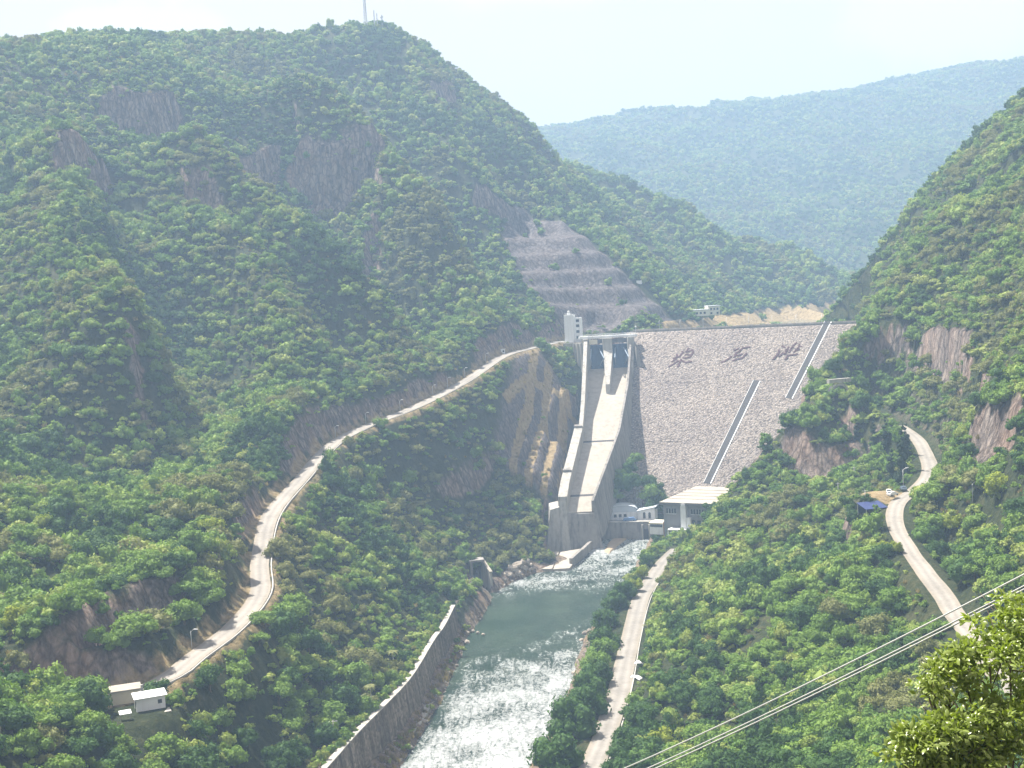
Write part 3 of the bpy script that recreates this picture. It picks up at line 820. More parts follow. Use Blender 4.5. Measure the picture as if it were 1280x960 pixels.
def water_material():
    mt, nt, n, l, b = new_mat('river_water')
    at = n.new('ShaderNodeVertexColor'); at.layer_name = 'foam'
    sp = n.new('ShaderNodeSeparateColor'); l.new(at.outputs['Color'], sp.inputs['Color'])
    # streaks run with the current, here roughly along Y
    g = n.new('ShaderNodeNewGeometry')
    mp = n.new('ShaderNodeMapping'); mp.inputs['Rotation'].default_value = (0, 0, R(-12)); mp.inputs['Scale'].default_value = (0.42, 0.10, 1)
    l.new(g.outputs['Position'], mp.inputs['Vector'])
    s1 = noise(n, l, mp.outputs['Vector'], 1.0, 8, 0.70, 1.6)
    s2 = noise(n, l, g.outputs['Position'], 0.8, 6, 0.75, 0.8)
    s3 = noise(n, l, g.outputs['Position'], 0.06, 3, 0.5)
    t = math_n(n, l, 'ADD', math_n(n, l, 'MULTIPLY', s1.outputs['Fac'], 0.55), math_n(n, l, 'MULTIPLY', s2.outputs['Fac'], 0.45))
    t = math_n(n, l, 'ADD', t, math_n(n, l, 'MULTIPLY_ADD', s3.outputs['Fac'], 0.3, -0.15))
    thr = math_n(n, l, 'MULTIPLY_ADD', sp.outputs['Red'], -0.58, 0.82)
    fo = math_n(n, l, 'MULTIPLY', math_n(n, l, 'SUBTRACT', t, thr), 4.2, clamp=True)
    deep = ramp(n, [(0.4, (0.016, 0.038, 0.024)), (0.65, (0.030, 0.056, 0.034))]); l.new(s3.outputs['Fac'], deep.inputs['Fac'])
    fcol = ramp(n, [(0.35, (0.42, 0.45, 0.46)), (0.65, (0.70, 0.71, 0.72))]); l.new(s2.outputs['Fac'], fcol.inputs['Fac'])
    l.new(mix(n, l, deep.outputs['Color'], fcol.outputs['Color'], fo), b.inputs['Base Color'])
    l.new(math_n(n, l, 'MULTIPLY_ADD', fo, 0.55, 0.10), b.inputs['Roughness'])
    b.inputs['IOR'].default_value = 1.33
    hh = math_n(n, l, 'ADD', math_n(n, l, 'MULTIPLY', s1.outputs['Fac'], 1.0), math_n(n, l, 'MULTIPLY', s2.outputs['Fac'], 0.8))
    x = n.new('ShaderNodeBump'); x.inputs['Strength'].default_value = 0.9
    l.new(math_n(n, l, 'MULTIPLY_ADD', sp.outputs['Red'], 1.3, 0.22), x.inputs['Distance'])
    l.new(hh, x.inputs['Height']); l.new(x.outputs['Normal'], b.inputs['Normal'])
    return mt
M['water'] = water_material()
M['lake'] = simple('lake_water', (0.05, 0.09, 0.09), 0.08, 0.1, 0.05, spec=0.5)

# ------------------------------------------------------------------ the setting
def grid_mesh(name, X, Y, Z):
    h, w = X.shape
    me = bpy.data.meshes.new(name)
    v = np.stack([X, Y, Z], -1).reshape(-1, 3)
    i = np.arange(h * w).reshape(h, w)
    f = np.stack([i[:-1, :-1], i[:-1, 1:], i[1:, 1:], i[1:, :-1]], -1).reshape(-1, 4)
    me.vertices.add(len(v)); me.vertices.foreach_set('co', v.ravel())
    me.loops.add(f.size); me.loops.foreach_set('vertex_index', f.ravel().astype(np.int32))
    me.polygons.add(len(f)); me.polygons.foreach_set('loop_start', np.arange(0, f.size, 4, dtype=np.int32))
    me.update(calc_edges=True)
    me.polygons.foreach_set('use_smooth', np.ones(len(f), bool))
    return me
def set_color(me, name, rgb):
    a = me.color_attributes.new(name, 'FLOAT_COLOR', 'POINT')
    c = np.ones((len(me.vertices), 4), np.float32)
    c[:, :3] = rgb
    a.data.foreach_set('color', c.ravel())

me = grid_mesh('terrain', GX, GY, H)
set_color(me, 'surface', np.stack([rock, tan, conc], -1).reshape(-1, 3))
me.materials.append(M['ground'])
tag(link('terrain', me), kind='structure')

# haze: the valley's air
hb = MB().box((50, 1745, 300), (3300, 3700, 620))
hz = hb.build('haze', None) if False else None
hm = bpy.data.materials.new('haze'); hm.use_nodes = True
hn, hl = hm.node_tree.nodes, hm.node_tree.links
hn.remove(hn['Principled BSDF'])
pv_ = hn.new('ShaderNodeVolumePrincipled')
pv_.inputs['Color'].default_value = (0.46, 0.66, 0.95, 1)
pv_.inputs['Density'].default_value = HAZE_DENSITY
pv_.inputs['Anisotropy'].default_value = 0.12
hl.new(pv_.outputs['Volume'], hn['Material Output'].inputs['Volume'])
if HAZE_DENSITY > 0:
    tag(hb.build('haze', hm), kind='stuff')

def ribbon(path, half_l, half_r, lift, name, mat, n=11, wob=0.0):
    path = np.asarray(path)
    t = np.gradient(path[:, :2], axis=0); t /= np.linalg.norm(t, axis=1)[:, None]
    nr = np.stack([t[:, 1], -t[:, 0]], 1)
    s = np.arange(len(path)) * 4.0
    wl_ = half_l + wob * fbm(s, s * 0 + 3, 18, 2); wr_ = half_r + wob * fbm(s, s * 0 + 40, 18, 2)
    k = np.linspace(0, 1, n)
    off = -wl_[:, None] * (1 - k) + wr_[:, None] * k
    X = path[:, :1] + nr[:, :1] * off; Y = path[:, 1:2] + nr[:, 1:2] * off
    Z = np.repeat(path[:, 2:3], n, 1) + lift
    me = grid_mesh(name, X, Y, Z); me.materials.append(mat)
    set_color(me, 'across', np.repeat(np.tile(k, len(path))[:, None], 3, 1))
    return tag(link(name, me), kind='structure')
ribbon(ROAD_L[4:], 3.0, 3.0, 0.10, 'mountain_road', M['road'], wob=0.35)
ribbon(ROAD_R[8:], 2.6, 3.0, 0.10, 'hillside_road', M['road'], wob=0.5)
ribbon(ROAD_V[1:], 3.4, 3.4, 0.10, 'riverside_road', M['asphalt_road'], wob=0.4)
# kerb on the outer side of the mountain road, edge of the riverside road
def kerb(path, off, w, h, name, skip=0):
    path = np.asarray(path)[skip:]
    t = np.gradient(path[:, :2], axis=0); t /= np.linalg.norm(t, axis=1)[:, None]
    nr = np.stack([t[:, 1], -t[:, 0]], 1)
    mb = MB()
    for i in range(len(path) - 1):
        q = []
        for j, o in ((i, off), (i + 1, off), (i + 1, off + w), (i, off + w)):
            q.append(path[j, :2] + nr[j] * o)
        zb = (path[i, 2], path[i + 1, 2], path[i + 1, 2], path[i, 2])
        mb.hexa([(p[0], p[1], z - 0.3) for p, z in zip(q, zb)], [(p[0], p[1], z + h) for p, z in zip(q, zb)])
    return tag(mb.build(name, M['kerb']), kind='structure')
kerb(ROAD_L, -3.75, 0.35, 0.22, 'mountain_road_kerb', 6)
kerb(ROAD_V, -3.9, 0.3, 0.28, 'riverside_road_kerb', 1)

# river
def river_rows():
    rows = []
    L = spline([(b[0], b[1], 0) for b in BANK_L[:-3]], 1.5); Rr = spline([(b[0], b[1], 0) for b in BANK_R[:-3]], 1.5)
    N = 420
    fl = np.linspace(0, 1, N)
    arc = lambda P: np.concatenate([[0], np.cumsum(np.hypot(*np.diff(P[:, :2], axis=0).T))])
    def res(P):
        a = arc(P); a /= a[-1]
        return np.stack([np.interp(fl, a, P[:, 0]), np.interp(fl, a, P[:, 1])], 1)
    return res(L), res(Rr)
RL, RR = river_rows()
K = np.linspace(-0.12, 1.12, 84)
WX = RL[:, :1] * (1 - K) + RR[:, :1] * K
WY = RL[:, 1:] * (1 - K) + RR[:, 1:] * K
pu, pv, _ = project(np.stack([WX, WY, 0 * WX], -1))
# three reaches: broken water below the apron, a still green pool, then a long white rapid
foam = np.zeros(WX.shape)
pool = sstep(-14, 40, (pv - 742) - 0.10 * (660 - pu)) * (1 - sstep(-30, 40, (pv - 795) + 0.30 * (pu - 640) + 16 * fbm(WX, WY, 12, 3)))
pool = pool * (1 - sstep(690, 760, pu))
rap = sstep(-34, 60, (pv - 795) + 0.30 * (pu - 640) + 16 * fbm(WX, WY, 12, 3))
up = 1 - sstep(-20, 34, (pv - 742) - 0.10 * (660 - pu))
foam = 0.26 + 0.40 * up + 0.50 * rap - 0.20 * pool
foam = np.maximum(foam, (0.72 - 0.22 * sstep(0, 30, pv - 690)) * up * sstep(0.0, 25, 705 - pv + 12))
edge = np.minimum(K, 1 - K)[None, :] + 0 * foam
foam -= 0.16 * rap * (1 - sstep(0.0, 0.14, edge)) * (0.5 + 0.5 * (K[None, :] < 0.5))
foam += 0.10 * fbm(WX, WY, 14, 3) + 0.10 * fbm(WX, WY, 40, 2) * rap
foam = np.clip(foam, 0, 1)
turb = np.clip(foam * 1.25 - 0.2, 0, 1)
WZ = turb * (0.55 * fbm(WX, WY * 0.7, 5, 4) + 0.30 * np.abs(fbm(WX, WY, 2.4, 2))) + 0.02
me = grid_mesh('river_water', WX, WY, WZ)
set_color(me, 'foam', np.repeat(foam.reshape(-1, 1), 3, 1))
me.materials.append(M['water'])
tag(link('river_water', me), kind='structure')
# reservoir behind the dam
c0 = DAM_A - DC * 20 - DN * 13; c1 = DAM_A + DC * 215 - DN * 13
me = grid_mesh('reservoir_water', np.array([[c0[0], c1[0]], [c0[0] + 100, c1[0] + 260]]), np.array([[c0[1], c1[1]], [1420, 1420]]), np.full((2, 2), 92.5))
me.materials.append(M['lake'])
tag(link('reservoir_water', me), kind='structure')
# ------------------------------------------------------------------ trees
def ico(sub):
    bm = bmesh.new(); bmesh.ops.create_icosphere(bm, subdivisions=sub, radius=1.0)
    v = np.array([x.co[:] for x in bm.verts]); f = [tuple(q.index for q in fc.verts) for fc in bm.faces]
    bm.free(); return v, f
ICO1, ICO2 = ico(1), ico(2)

def crown_mesh(name, rng, mat, lobes, leaves, leaf, shape='round', core=True, coresub=1):
    """Crown of radius about 1 standing on z=0: leafy lobes round a dark heart, leaf sprays facing outwards."""
    vs, fs = [], []
    L = []
    if shape == 'round':
        L.append((np.array([rng.uniform(-.15, .15), rng.uniform(-.15, .15), 0.60]), rng.uniform(0.48, 0.62)))
        for k in range(lobes):
            a = rng.uniform(0, 2 * PI); h = rng.uniform(0.05, 1.15)
            rr = (0.70 if h < 0.7 else 0.42) * rng.uniform(0.6, 1.25)
            L.append((np.array([rr * math.cos(a), rr * math.sin(a), 0.26 + 0.75 * h]), rng.uniform(0.18, 0.48)))
    elif shape == 'tall':
        for k in range(lobes):
            h = k / (lobes - 1.0); w = 0.95 * (1 - h) ** 0.75 + 0.08
            a = k * 2.4 + rng.uniform(-.5, .5)
            L.append((np.array([0.35 * w * math.cos(a), 0.35 * w * math.sin(a), 0.45 + 4.6 * h]), w * rng.uniform(0.55, 0.8)))
    elif shape == 'cone':
        for k in range(lobes):
            h = k / (lobes - 1.0); w = 0.9 * (1 - h) + 0.15; a = k * 2.4
            L.append((np.array([0.4 * w * math.cos(a), 0.4 * w * math.sin(a), 0.35 + 1.7 * h]), w * rng.uniform(0.5, 0.7)))
    elif shape == 'spread':
        for k in range(lobes):
            a = rng.uniform(0, 2 * PI); rr = 0.78 * math.sqrt(rng.uniform(0, 1))
            L.append((np.array([rr * math.cos(a), rr * math.sin(a), 0.45 + 0.5 * (1 - rr * rr) + rng.uniform(-.12, .15)]), rng.uniform(0.24, 0.40)))
    iv, if_ = ICO2 if coresub == 2 else ICO1
    if core:
        for c, r in L:
            d = 1 + 0.22 * rng.standard_normal(len(iv))[:, None] * 0.6
            b = len(vs)
            vs += list(c + iv * r * 0.86 * d * np.array([1, 1, 0.88]))
            fs += [tuple(b + i for i in f) for f in if_]
    ncore = len(fs)
    w = np.array([r * r for _, r in L]); w /= w.sum()
    pick = rng.choice(len(L), leaves, p=w)
    for k in pick:
        c, r = L[k]
        d = rng.standard_normal(3); d /= np.linalg.norm(d)
        if d[2] < -0.35: d[2] *= -0.6
        p = c + d * r * (rng.uniform(0.80, 1.10) if rng.uniform() < 0.8 else rng.uniform(1.1, 1.42)) * np.array([1, 1, 0.9])
        nn = d + 0.42 * rng.standard_normal(3) + np.array([0, 0, 0.15]); nn /= np.linalg.norm(nn)
        a = np.cross(nn, rng.standard_normal(3)); a /= np.linalg.norm(a); bb = np.cross(nn, a)
        s = leaf * rng.uniform(0.6, 1.3)
        b = len(vs)
        vs += [p - a * s, p - bb * s * 0.55 + nn * s * 0.15, p + a * s, p + bb * s * 0.55 + nn * s * 0.15]
        fs.append((b, b + 1, b + 2, b + 3))
    me = bpy.data.meshes.new(name)
    me.from_pydata([tuple(float(x) for x in v) for v in vs], [], fs)
    me.materials.append(mat)
    if core:
        me.polygons.foreach_set('use_smooth', [i < ncore for i in range(len(fs))])
    me.update()
    return me

def trunk_mesh(name, rng, h=1.0, r=0.09, limbs=3, spread=0.55):
    mb = MB()
    pts = [(0, 0, -0.25)]
    for k in range(1, 4):
        pts.append((rng.uniform(-.05, .05), rng.uniform(-.05, .05), h * k / 3))
    mb.tube(pts, [r * 1.25, r, r * 0.75, r * 0.45], 7)
    for k in range(limbs):
        a = 2 * PI * k / max(1, limbs) + rng.uniform(-.4, .4)
        q = np.array(pts[2]) * rng.uniform(0.7, 1.0)
        e = q + np.array([spread * math.cos(a), spread * math.sin(a), h * 0.45])
        mb.tube([q, (q + e) / 2 + np.array([0, 0, 0.05]), e], [r * 0.55, r * 0.4, r * 0.2], 5)
    me = mb.mesh(name); me.materials.append(M['wood'])
    me.polygons.foreach_set('use_smooth', [True] * len(me.polygons))
    return me

rg = np.random.default_rng(3)
# sources for the wooded slopes (kept out of the scene: only their copies stand in it)
SRC = bpy.data.collections.new('slope_wood_sources')
# mid: 0-3 mixed, 4-5 deep, 6-7 fresh, 8-9 olive, 10 pointed; far: 11-16 in the same order
_mid = ['leaf_mixed'] * 4 + ['leaf_deep'] * 2 + ['leaf_fresh'] * 2 + ['leaf_olive'] * 2
for k, mn in enumerate(_mid):
    SRC.objects.link(bpy.data.objects.new('s_%02d' % k, crown_mesh('crown_mid', rg, M[mn], 9, 470 if mn != 'leaf_olive' else 560, 0.12, 'spread' if k in (2, 9) else 'round', mn != 'leaf_olive' or k == 8)))
SRC.objects.link(bpy.data.objects.new('s_10', crown_mesh('crown_pointed', rg, M['leaf_deep'], 8, 420, 0.12, 'cone')))
for k, mn in enumerate(['leaf_mixed', 'leaf_mixed', 'leaf_mixed', 'leaf_deep', 'leaf_fresh', 'leaf_olive']):
    SRC.objects.link(bpy.data.objects.new('s_%02d' % (11 + k), crown_mesh('crown_far', rg, M[mn], 7, 130, 0.15, 'round', True, 2)))
for k in range(2):   # scrub
    SRC.objects.link(bpy.data.objects.new('s_%02d' % (17 + k), crown_mesh('shrub', rg, M['leaf_mixed'], 5, 160, 0.2, 'spread')))
def tuft():
    mb = MB()
    for k in range(46):
        a = rg.uniform(0, 2 * PI); rr = rg.uniform(0, 0.7)
        p = np.array([rr * math.cos(a), rr * math.sin(a), 0]); o = rg.standard_normal(3) * 0.3; o[2] = rg.uniform(0.4, 1.0)
        sd = np.array([-math.sin(a * 3), math.cos(a * 3), 0]) * 0.09
        mb.add([p - sd, p + sd, p + o], [(0, 1, 2)])
    me = mb.mesh('tuft'); me.materials.append(M['grass']); return me
SRC.objects.link(bpy.data.objects.new('s_19', tuft()))

# where the trees stand
def scatter(x0, x1, y0, y1, cell, seed):
    r = np.random.default_rng(seed)
    gx, gy = np.meshgrid(np.arange(x0, x1, cell), np.arange(y0, y1, cell))
    gx = gx + r.uniform(-.48, .48, gx.shape) * cell; gy = gy + r.uniform(-.48, .48, gy.shape) * cell
    return gx.ravel(), gy.ravel(), r
def free(x, y, pad=0.0):
    """True where a tree can stand: off roads, water, concrete, bare rock."""
    f = bil(dL, x, y) > np.where(bil(sL, x, y) < 0, 7.5, 6.0) + pad
    f &= bil(dR, x, y) > 6.4 + pad
    f &= bil(dV, x, y) > 6.2 + pad
    f &= bil(dW, x, y) > 5.5 + pad
    c0, c1_, _ = chute_at(y)
    f &= ~((x > c0 - 9) & (x < c1_ + 4 + pad) & (y > 605) & (y < 845))
    q = (x - DAM_A[0]) * DN[0] + (y - DAM_A[1]) * DN[1]; c = (x - DAM_A[0]) * DC[0] + (y - DAM_A[1]) * DC[1]
    rh = bil(RIGHT_HILL, x, y)
    f &= ~((c > -20) & (c < 225) & (q > -22) & (q < 138) & (rh < 0.25))
    yi = inside(x, y, YARD)
    f &= ~yi
    f &= (np.hypot(x - HUT[0] + 2, (y - HUT[1] + 5) * 0.75) > 9.5) & (np.hypot(x - PADC[0], y - PADC[1]) > 10)
    f &= ~((bil(dT, x, y) < 3.5 + pad) & (y < 500))
    f &= ~((bil(dV, x, y) < 17) & (bil(dW, x, y) < 24) & (x > 0) & (y < 500) & (y > 300))
    f &= ~((np.hypot(x - TPO[0] + 0.5, y - TPO[1] + 7) < 14) & (bil(H, x, y) < 9))
    return f

def frustum(x, y, z, mu=110, mv=90):
    u, v, w = project(np.stack([x, y, z], -1))
    return (w > 5) & (u > -mu) & (u < 1280 + mu) & (v > -mv) & (v < 960 + mv)

TX, TY, TR, TK = [], [], [], []
for (x0, x1, y0, y1, cell, seed, lo, hi) in ((-330, 330, 60, 420, 4.7, 1, 1.8, 6.0), (-360, 420, 420, 800, 4.3, 2, 1.7, 5.2), (-460, 460, 800, 1230, 4.6, 3, 1.9, 5.2),
                                             (-520, 620, 1230, 1700, 7.5, 4, 4.0, 6.2), (-500, 1300, 1700, 2900, 8.0, 5, 3.6, 6.0)):
    x, y, r = scatter(x0, x1, y0, y1, cell, seed)
    z = bil(H, x, y)
    keep = free(x, y) & frustum(x, y, z + 3) & (z > 1.0)
    sl = bil(SLOPE, x, y)
    rk = bil(rock, x, y); tn = bil(tan, x, y)
    bare = fbm(x, y, 34, 3)
    p = 0.97 - 0.80 * sstep(0.45, 0.9, rk) - 0.85 * sstep(0.3, 0.7, tn) - 0.55 * sstep(0.18, 0.5, bare)
    p = p * np.where(bil(conc, x, y) > 0.85, 0.10, np.where(bil(conc, x, y) > 0.4, 0.04, 1))
    keep &= r.uniform(0, 1, x.shape) < p
    keep &= ~((y > 1100) & (y < 1500) & (bil(H, x, y) < 98))
    x, y = x[keep], y[keep]
    big = fbm(x, y, 60, 2)
    s = lo + (hi - lo) * np.clip(r.beta(1.5, 2.6, x.shape) + 0.25 * big, 0, 1.15)
    TX.append(x); TY.append(y); TR.append(s)
TX = np.concatenate(TX); TY = np.concatenate(TY); TR = np.concatenate(TR); TZ = ground(TX, TY)
# nothing may stand over the photographer or hide the near view
near = np.hypot(TX, TY) < 110
u_, v_, w_ = project(np.stack([TX, TY, TZ + 2.2 * TR], -1))
ok = ~(near & (v_ < 985))
TX, TY, TR, TZ = TX[ok], TY[ok], TR[ok], TZ[ok]
order = np.argsort(TY)
TX, TY, TR, TZ = TX[order], TY[order], TR[order], TZ[order]

# which trees show largest in the picture (painted far to near as discs, hills included)
def largest(nmax):
    W_, H_ = 640, 480
    buf = np.full((H_, W_), -1, int)
    cand = np.where(TY < 640)[0]
    ctr = np.stack([TX, TY, TZ + 0.75 * TR], -1)
    vis = np.ones(len(cand), bool)
    C = ctr[cand]
    for t in np.linspace(0.15, 0.985, 90):
        q = CAM + (C + np.array([0, 0, 2.0]) - CAM) * t
        vis &= ~((ground(q[:, 0], q[:, 1]) > q[:, 2] + 0.5) & ((1 - t) * C[:, 1] > 6))
    cand = cand[vis]
    u, v, w = project(ctr[cand])
    rad = TR[cand] * FPX / w / 2 * 0.95
    u, v = u / 2, v / 2
    for k in np.argsort(-w):
        x0, x1 = int(max(0, u[k] - rad[k])), int(min(W_ - 1, u[k] + rad[k])) + 1
        y0, y1 = int(max(0, v[k] - rad[k])), int(min(H_ - 1, v[k] + rad[k])) + 1
        if x1 <= x0 or y1 <= y0: continue
        yy, xx = np.mgrid[y0:y1, x0:x1]
        mk = (xx - u[k]) ** 2 + (yy - v[k]) ** 2 < rad[k] ** 2
        buf[y0:y1, x0:x1][mk] = cand[k]
    ids, cnt = np.unique(buf[buf >= 0], return_counts=True)
    return ids[np.argsort(-cnt)][:nmax]
SINGLE = largest(300 - 43)
mask = np.ones(len(TX), bool); mask[SINGLE] = False

# ---- the wood as a whole: one object, a copy of a source crown at every point
def wood(name, x, y, z, s, k, rot, label):
    me = bpy.data.meshes.new(name)
    me.vertices.add(len(x))
    me.vertices.foreach_set('co', np.stack([x, y, z], -1).astype(np.float32).ravel())
    for nm, ty, dat in ( ('source', 'INT', k.astype(np.int32)),):
        a = me.attributes.new(nm, ty, 'POINT'); a.data.foreach_set('value', dat)
    rr_ = np.random.default_rng(len(x))
    sv_ = s[:, None] * np.stack([rr_.uniform(0.78, 1.25, len(x)), rr_.uniform(0.78, 1.25, len(x)), rr_.uniform(0.68, 1.38, len(x))], 1)
    tv_ = np.stack([rr_.uniform(-.22, .22, len(x)), rr_.uniform(-.22, .22, len(x)), rot], 1)
    for nm, dat in (('size', sv_), ('turn', tv_)):
        a = me.attributes.new(nm, 'FLOAT_VECTOR', 'POINT'); a.data.foreach_set('vector', dat.astype(np.float32).ravel())
    o = link(name, me)
    ng = bpy.data.node_groups.new(name + '_spread', 'GeometryNodeTree')
    ng.interface.new_socket('Geometry', in_out='INPUT', socket_type='NodeSocketGeometry')
    ng.interface.new_socket('Geometry', in_out='OUTPUT', socket_type='NodeSocketGeometry')
    N, Lk = ng.nodes, ng.links
    gi, go = N.new('NodeGroupInput'), N.new('NodeGroupOutput')
    ci = N.new('GeometryNodeCollectionInfo'); ci.inputs['Collection'].default_value = SRC
    ci.inputs['Separate Children'].default_value = True; ci.inputs['Reset Children'].default_value = True
    ip = N.new('GeometryNodeInstanceOnPoints'); ip.inputs['Pick Instance'].default_value = True
    def na(nm, ty):
        q = N.new('GeometryNodeInputNamedAttribute'); q.data_type = ty; q.inputs['Name'].default_value = nm
        return q.outputs['Attribute']
    er = N.new('FunctionNodeEulerToRotation'); Lk.new(na('turn', 'FLOAT_VECTOR'), er.inputs[0])
    Lk.new(gi.outputs[0], ip.inputs['Points']); Lk.new(ci.outputs[0], ip.inputs['Instance'])
    Lk.new(na('source', 'INT'), ip.inputs['Instance Index']); Lk.new(er.outputs[0], ip.inputs['Rotation'])
    Lk.new(na('size', 'FLOAT_VECTOR'), ip.inputs['Scale']); Lk.new(ip.outputs[0], go.inputs[0])
    o.modifiers.new('spread', 'NODES').node_group = ng
    return tag(o, label, 'woodland', None, 'stuff')
# kinds grow in patches
pt_ = fbm(TX, TY, 46, 3) * 1.5 + RNG.uniform(-.42, .42, len(TX))
kk = RNG.uniform(0, 1, len(TX))
kind = np.where(pt_ < -0.38, 1, np.where(pt_ > 0.52, 3, np.where((pt_ > 0.12) & (pt_ < 0.34), 2, 0)))
KM = np.array([[0, 1, 2, 3], [4, 5, 4, 10], [6, 7, 6, 7], [8, 9, 8, 9]]); KF = np.array([[11, 12, 13, 12], [14, 14, 14, 14], [15, 15, 15, 15], [16, 16, 16, 16]])
jj = (kk * 4).astype(int)
k = np.where(TY < 760, KM[kind, jj], KF[kind, jj])
wood('woodland', TX[mask], TY[mask], TZ[mask] - 0.12 * TR[mask], TR[mask], k[mask], RNG.uniform(0, 6.28, mask.sum()), 'dense green wood covering both sides of the valley')
# scrub between the trees, dry grass on the benches and verges
x, y, r = scatter(-330, 330, 60, 900, 3.6, 8)
z = ground(x, y)
kp = free(x, y, -1.2) & frustum(x, y, z) & (z > 1.5) & ~((np.hypot(x, y) < 110))
tn, rk = bil(tan, x, y), bil(rock, x, y)
kp &= r.uniform(0, 1, x.shape) < np.where(tn > 0.4, 0.5, np.where(rk > 0.5, 0.22, 0.8)) * np.where((bil(conc, x, y) > 0.4) & (tn < 0.4), 0.25, 1)
x, y, z = x[kp], y[kp], z[kp]
# creepers and bushes along the foot and the top of the river wall
wi = RNG.integers(0, len(WALL) - 1, 420); wo = np.where(RNG.uniform(0, 1, 420) < 0.55, RNG.uniform(-3.2, -1.0, 420), RNG.uniform(3.2, 7.0, 420))
wt_ = WALL[wi + 1, :2] - WALL[wi, :2]; wt_ /= np.linalg.norm(wt_, axis=1)[:, None]
wx, wy = WALL[wi, 0] - wt_[:, 1] * wo, WALL[wi, 1] + wt_[:, 0] * wo
wz = np.where(wo < 0, np.maximum(ground(wx, wy), WALL[wi, 2] - 0.8), ground(wx, wy))
gd = wz > 0.2
x, y, z = np.concatenate([x, wx[gd]]), np.concatenate([y, wy[gd]]), np.concatenate([z, wz[gd]])
tn = bil(tan, x, y)
ksrc = np.where(r.uniform(0, 1, x.shape) < np.where(tn > 0.4, 0.85, 0.12), 19, 17 + r.integers(0, 2, x.shape))
sz = np.where(ksrc == 19, r.uniform(0.8, 1.9, x.shape), r.uniform(0.8, 2.0, x.shape))
o = wood('undergrowth', x, y, z - 0.1, sz, ksrc, r.uniform(0, 6.28, x.shape), 'low scrub and dry grass tufts between the trees')
o['category'] = 'scrub'

# ---- the trees that show largest: each a tree of its own with trunk and crown
KINDS = {'deep': 'leaf_deep', 'fresh': 'leaf_fresh', 'olive': 'leaf_olive', 'yellow': 'leaf_yellow'}
CROWNS = {}
for kd, mt_ in KINDS.items():
    CROWNS[kd] = [crown_mesh('tree_crown', rg, M[mt_], 13, 1500, 0.085, 'spread' if q == 2 else 'round', coresub=1) for q in range(3)]
TRUNKS = [trunk_mesh('tree_trunk', rg, 0.62, 0.075) for q in range(3)]
def tree(name, loc, size, crown, trunk, label, group=None, rz=0.0, flat=1.0, cat='tree'):
    t = empty(name, loc, label, cat, group, rz)
    t.scale = (size, size, size * flat)
    link('trunk', trunk, t); link('crown', crown, t)
    return t
def region(x, y):
    if x > 62 and y > 508 and bil(dR, np.array([x]), np.array([y]))[0] < 75 and ground(x, y) > 40 and x < 160: return 'on the rocky knoll and slope beside the dam'
    if x > 0:
        _, s_, _, _ = poly_dist(np.array([x]), np.array([y]), ROAD_R)
        if s_[0] > 0 and y > 262: return 'on the hillside right of the upper road'
        return 'on the right slope between the two right roads'
    _, s_, _, _ = poly_dist(np.array([x]), np.array([y]), ROAD_L)
    if s_[0] < 0: return 'on the hillside above the left mountain road'
    return 'on the left slope between mountain road and river'
WORDS = {'deep': 'deep green', 'fresh': 'fresh green', 'olive': 'olive grey-green', 'yellow': 'yellow-green'}
for i in SINGLE:
    kd = ('fresh' if kk[i] < 0.45 else 'deep') if kind[i] == 0 else ('', 'deep', 'fresh', 'olive')[kind[i]]
    if RNG.uniform() < 0.03: kd = 'yellow'
    q = RNG.integers(0, 3)
    sz = 'large' if TR[i] > 3.5 else 'small'
    tree('tree', (TX[i], TY[i], TZ[i] - 0.1 * TR[i]), TR[i], CROWNS[kd][q], TRUNKS[q], '%s %s broadleaf tree %s' % (sz, WORDS[kd], region(TX[i], TY[i])),
         'trees ' + region(TX[i], TY[i]), RNG.uniform(0, 6.28), RNG.uniform(0.85, 1.15))

# trees between the river and the riverside road: (u, v of the foot on the bank, radius, kind, place)
ROW = [(692, 978, 7.6, 'deep'), (718, 928, 7.6, 'deep'), (738, 884, 6.0, 'deep'), (746, 850, 5.6, 'fresh'), (752, 818, 6.0, 'deep'), (758, 792, 6.2, 'deep'), (770, 770, 5.2, 'deep'), (781, 756, 4.8, 'deep'), (728, 906, 6.6, 'deep'), (745, 868, 5.4, 'deep'), (755, 832, 5.2, 'fresh')]
RW = ['round dark green tree nearest the bottom edge beside the riverside road', 'big dome-shaped dark green tree second up the riverside row', 'dark green tree third up the riverside row, beside the white rapid',
      'lighter green tree fourth up the riverside row', 'dark green tree fifth up the row, opposite the white sheeting', 'tall spreading dark tree where the river turns from green to white', 'dark green tree second from the top end of the riverside row', 'dark green tree heading the riverside row below the yellow bushes', 'dark tree squeezed between the two biggest of the riverside row', 'dark narrow tree between third and fourth of the riverside row', 'lighter small tree between fourth and fifth of the riverside row']
for (u, v, rr, kd), lb in zip(ROW, RW):
    p = pz(u, v, 5.0)
    q = RNG.integers(0, 3)
    tree('riverside_tree', (p[0], p[1], ground(p[0], p[1]) - 0.2), rr, CROWNS[kd][q % 2], TRUNKS[q], lb, 'trees along the riverside road', RNG.uniform(0, 6), 1.12)
BU = [(794, 742, 3.4, 'yellow'), (803, 726, 3.2, 'yellow'), (810, 710, 3.4, 'deep'), (817, 695, 3.4, 'yellow'), (822, 682, 3.2, 'yellow'), (828, 672, 3.0, 'yellow'), (821, 664, 2.6, 'deep')]
BW = ['bright yellow-green bush at the lower end of the riverside hedge', 'yellow-green bush second from the lower end of the riverside hedge', 'dark bush between yellow-green ones at the riverside road bend', 'yellow-green bush just above the dark one beside the riverside road',
      'yellow-green bush halfway between road bend and powerhouse', 'bright yellow-green bush in front of the powerhouse wall', 'dark conical bush at the corner of the tailrace wall']
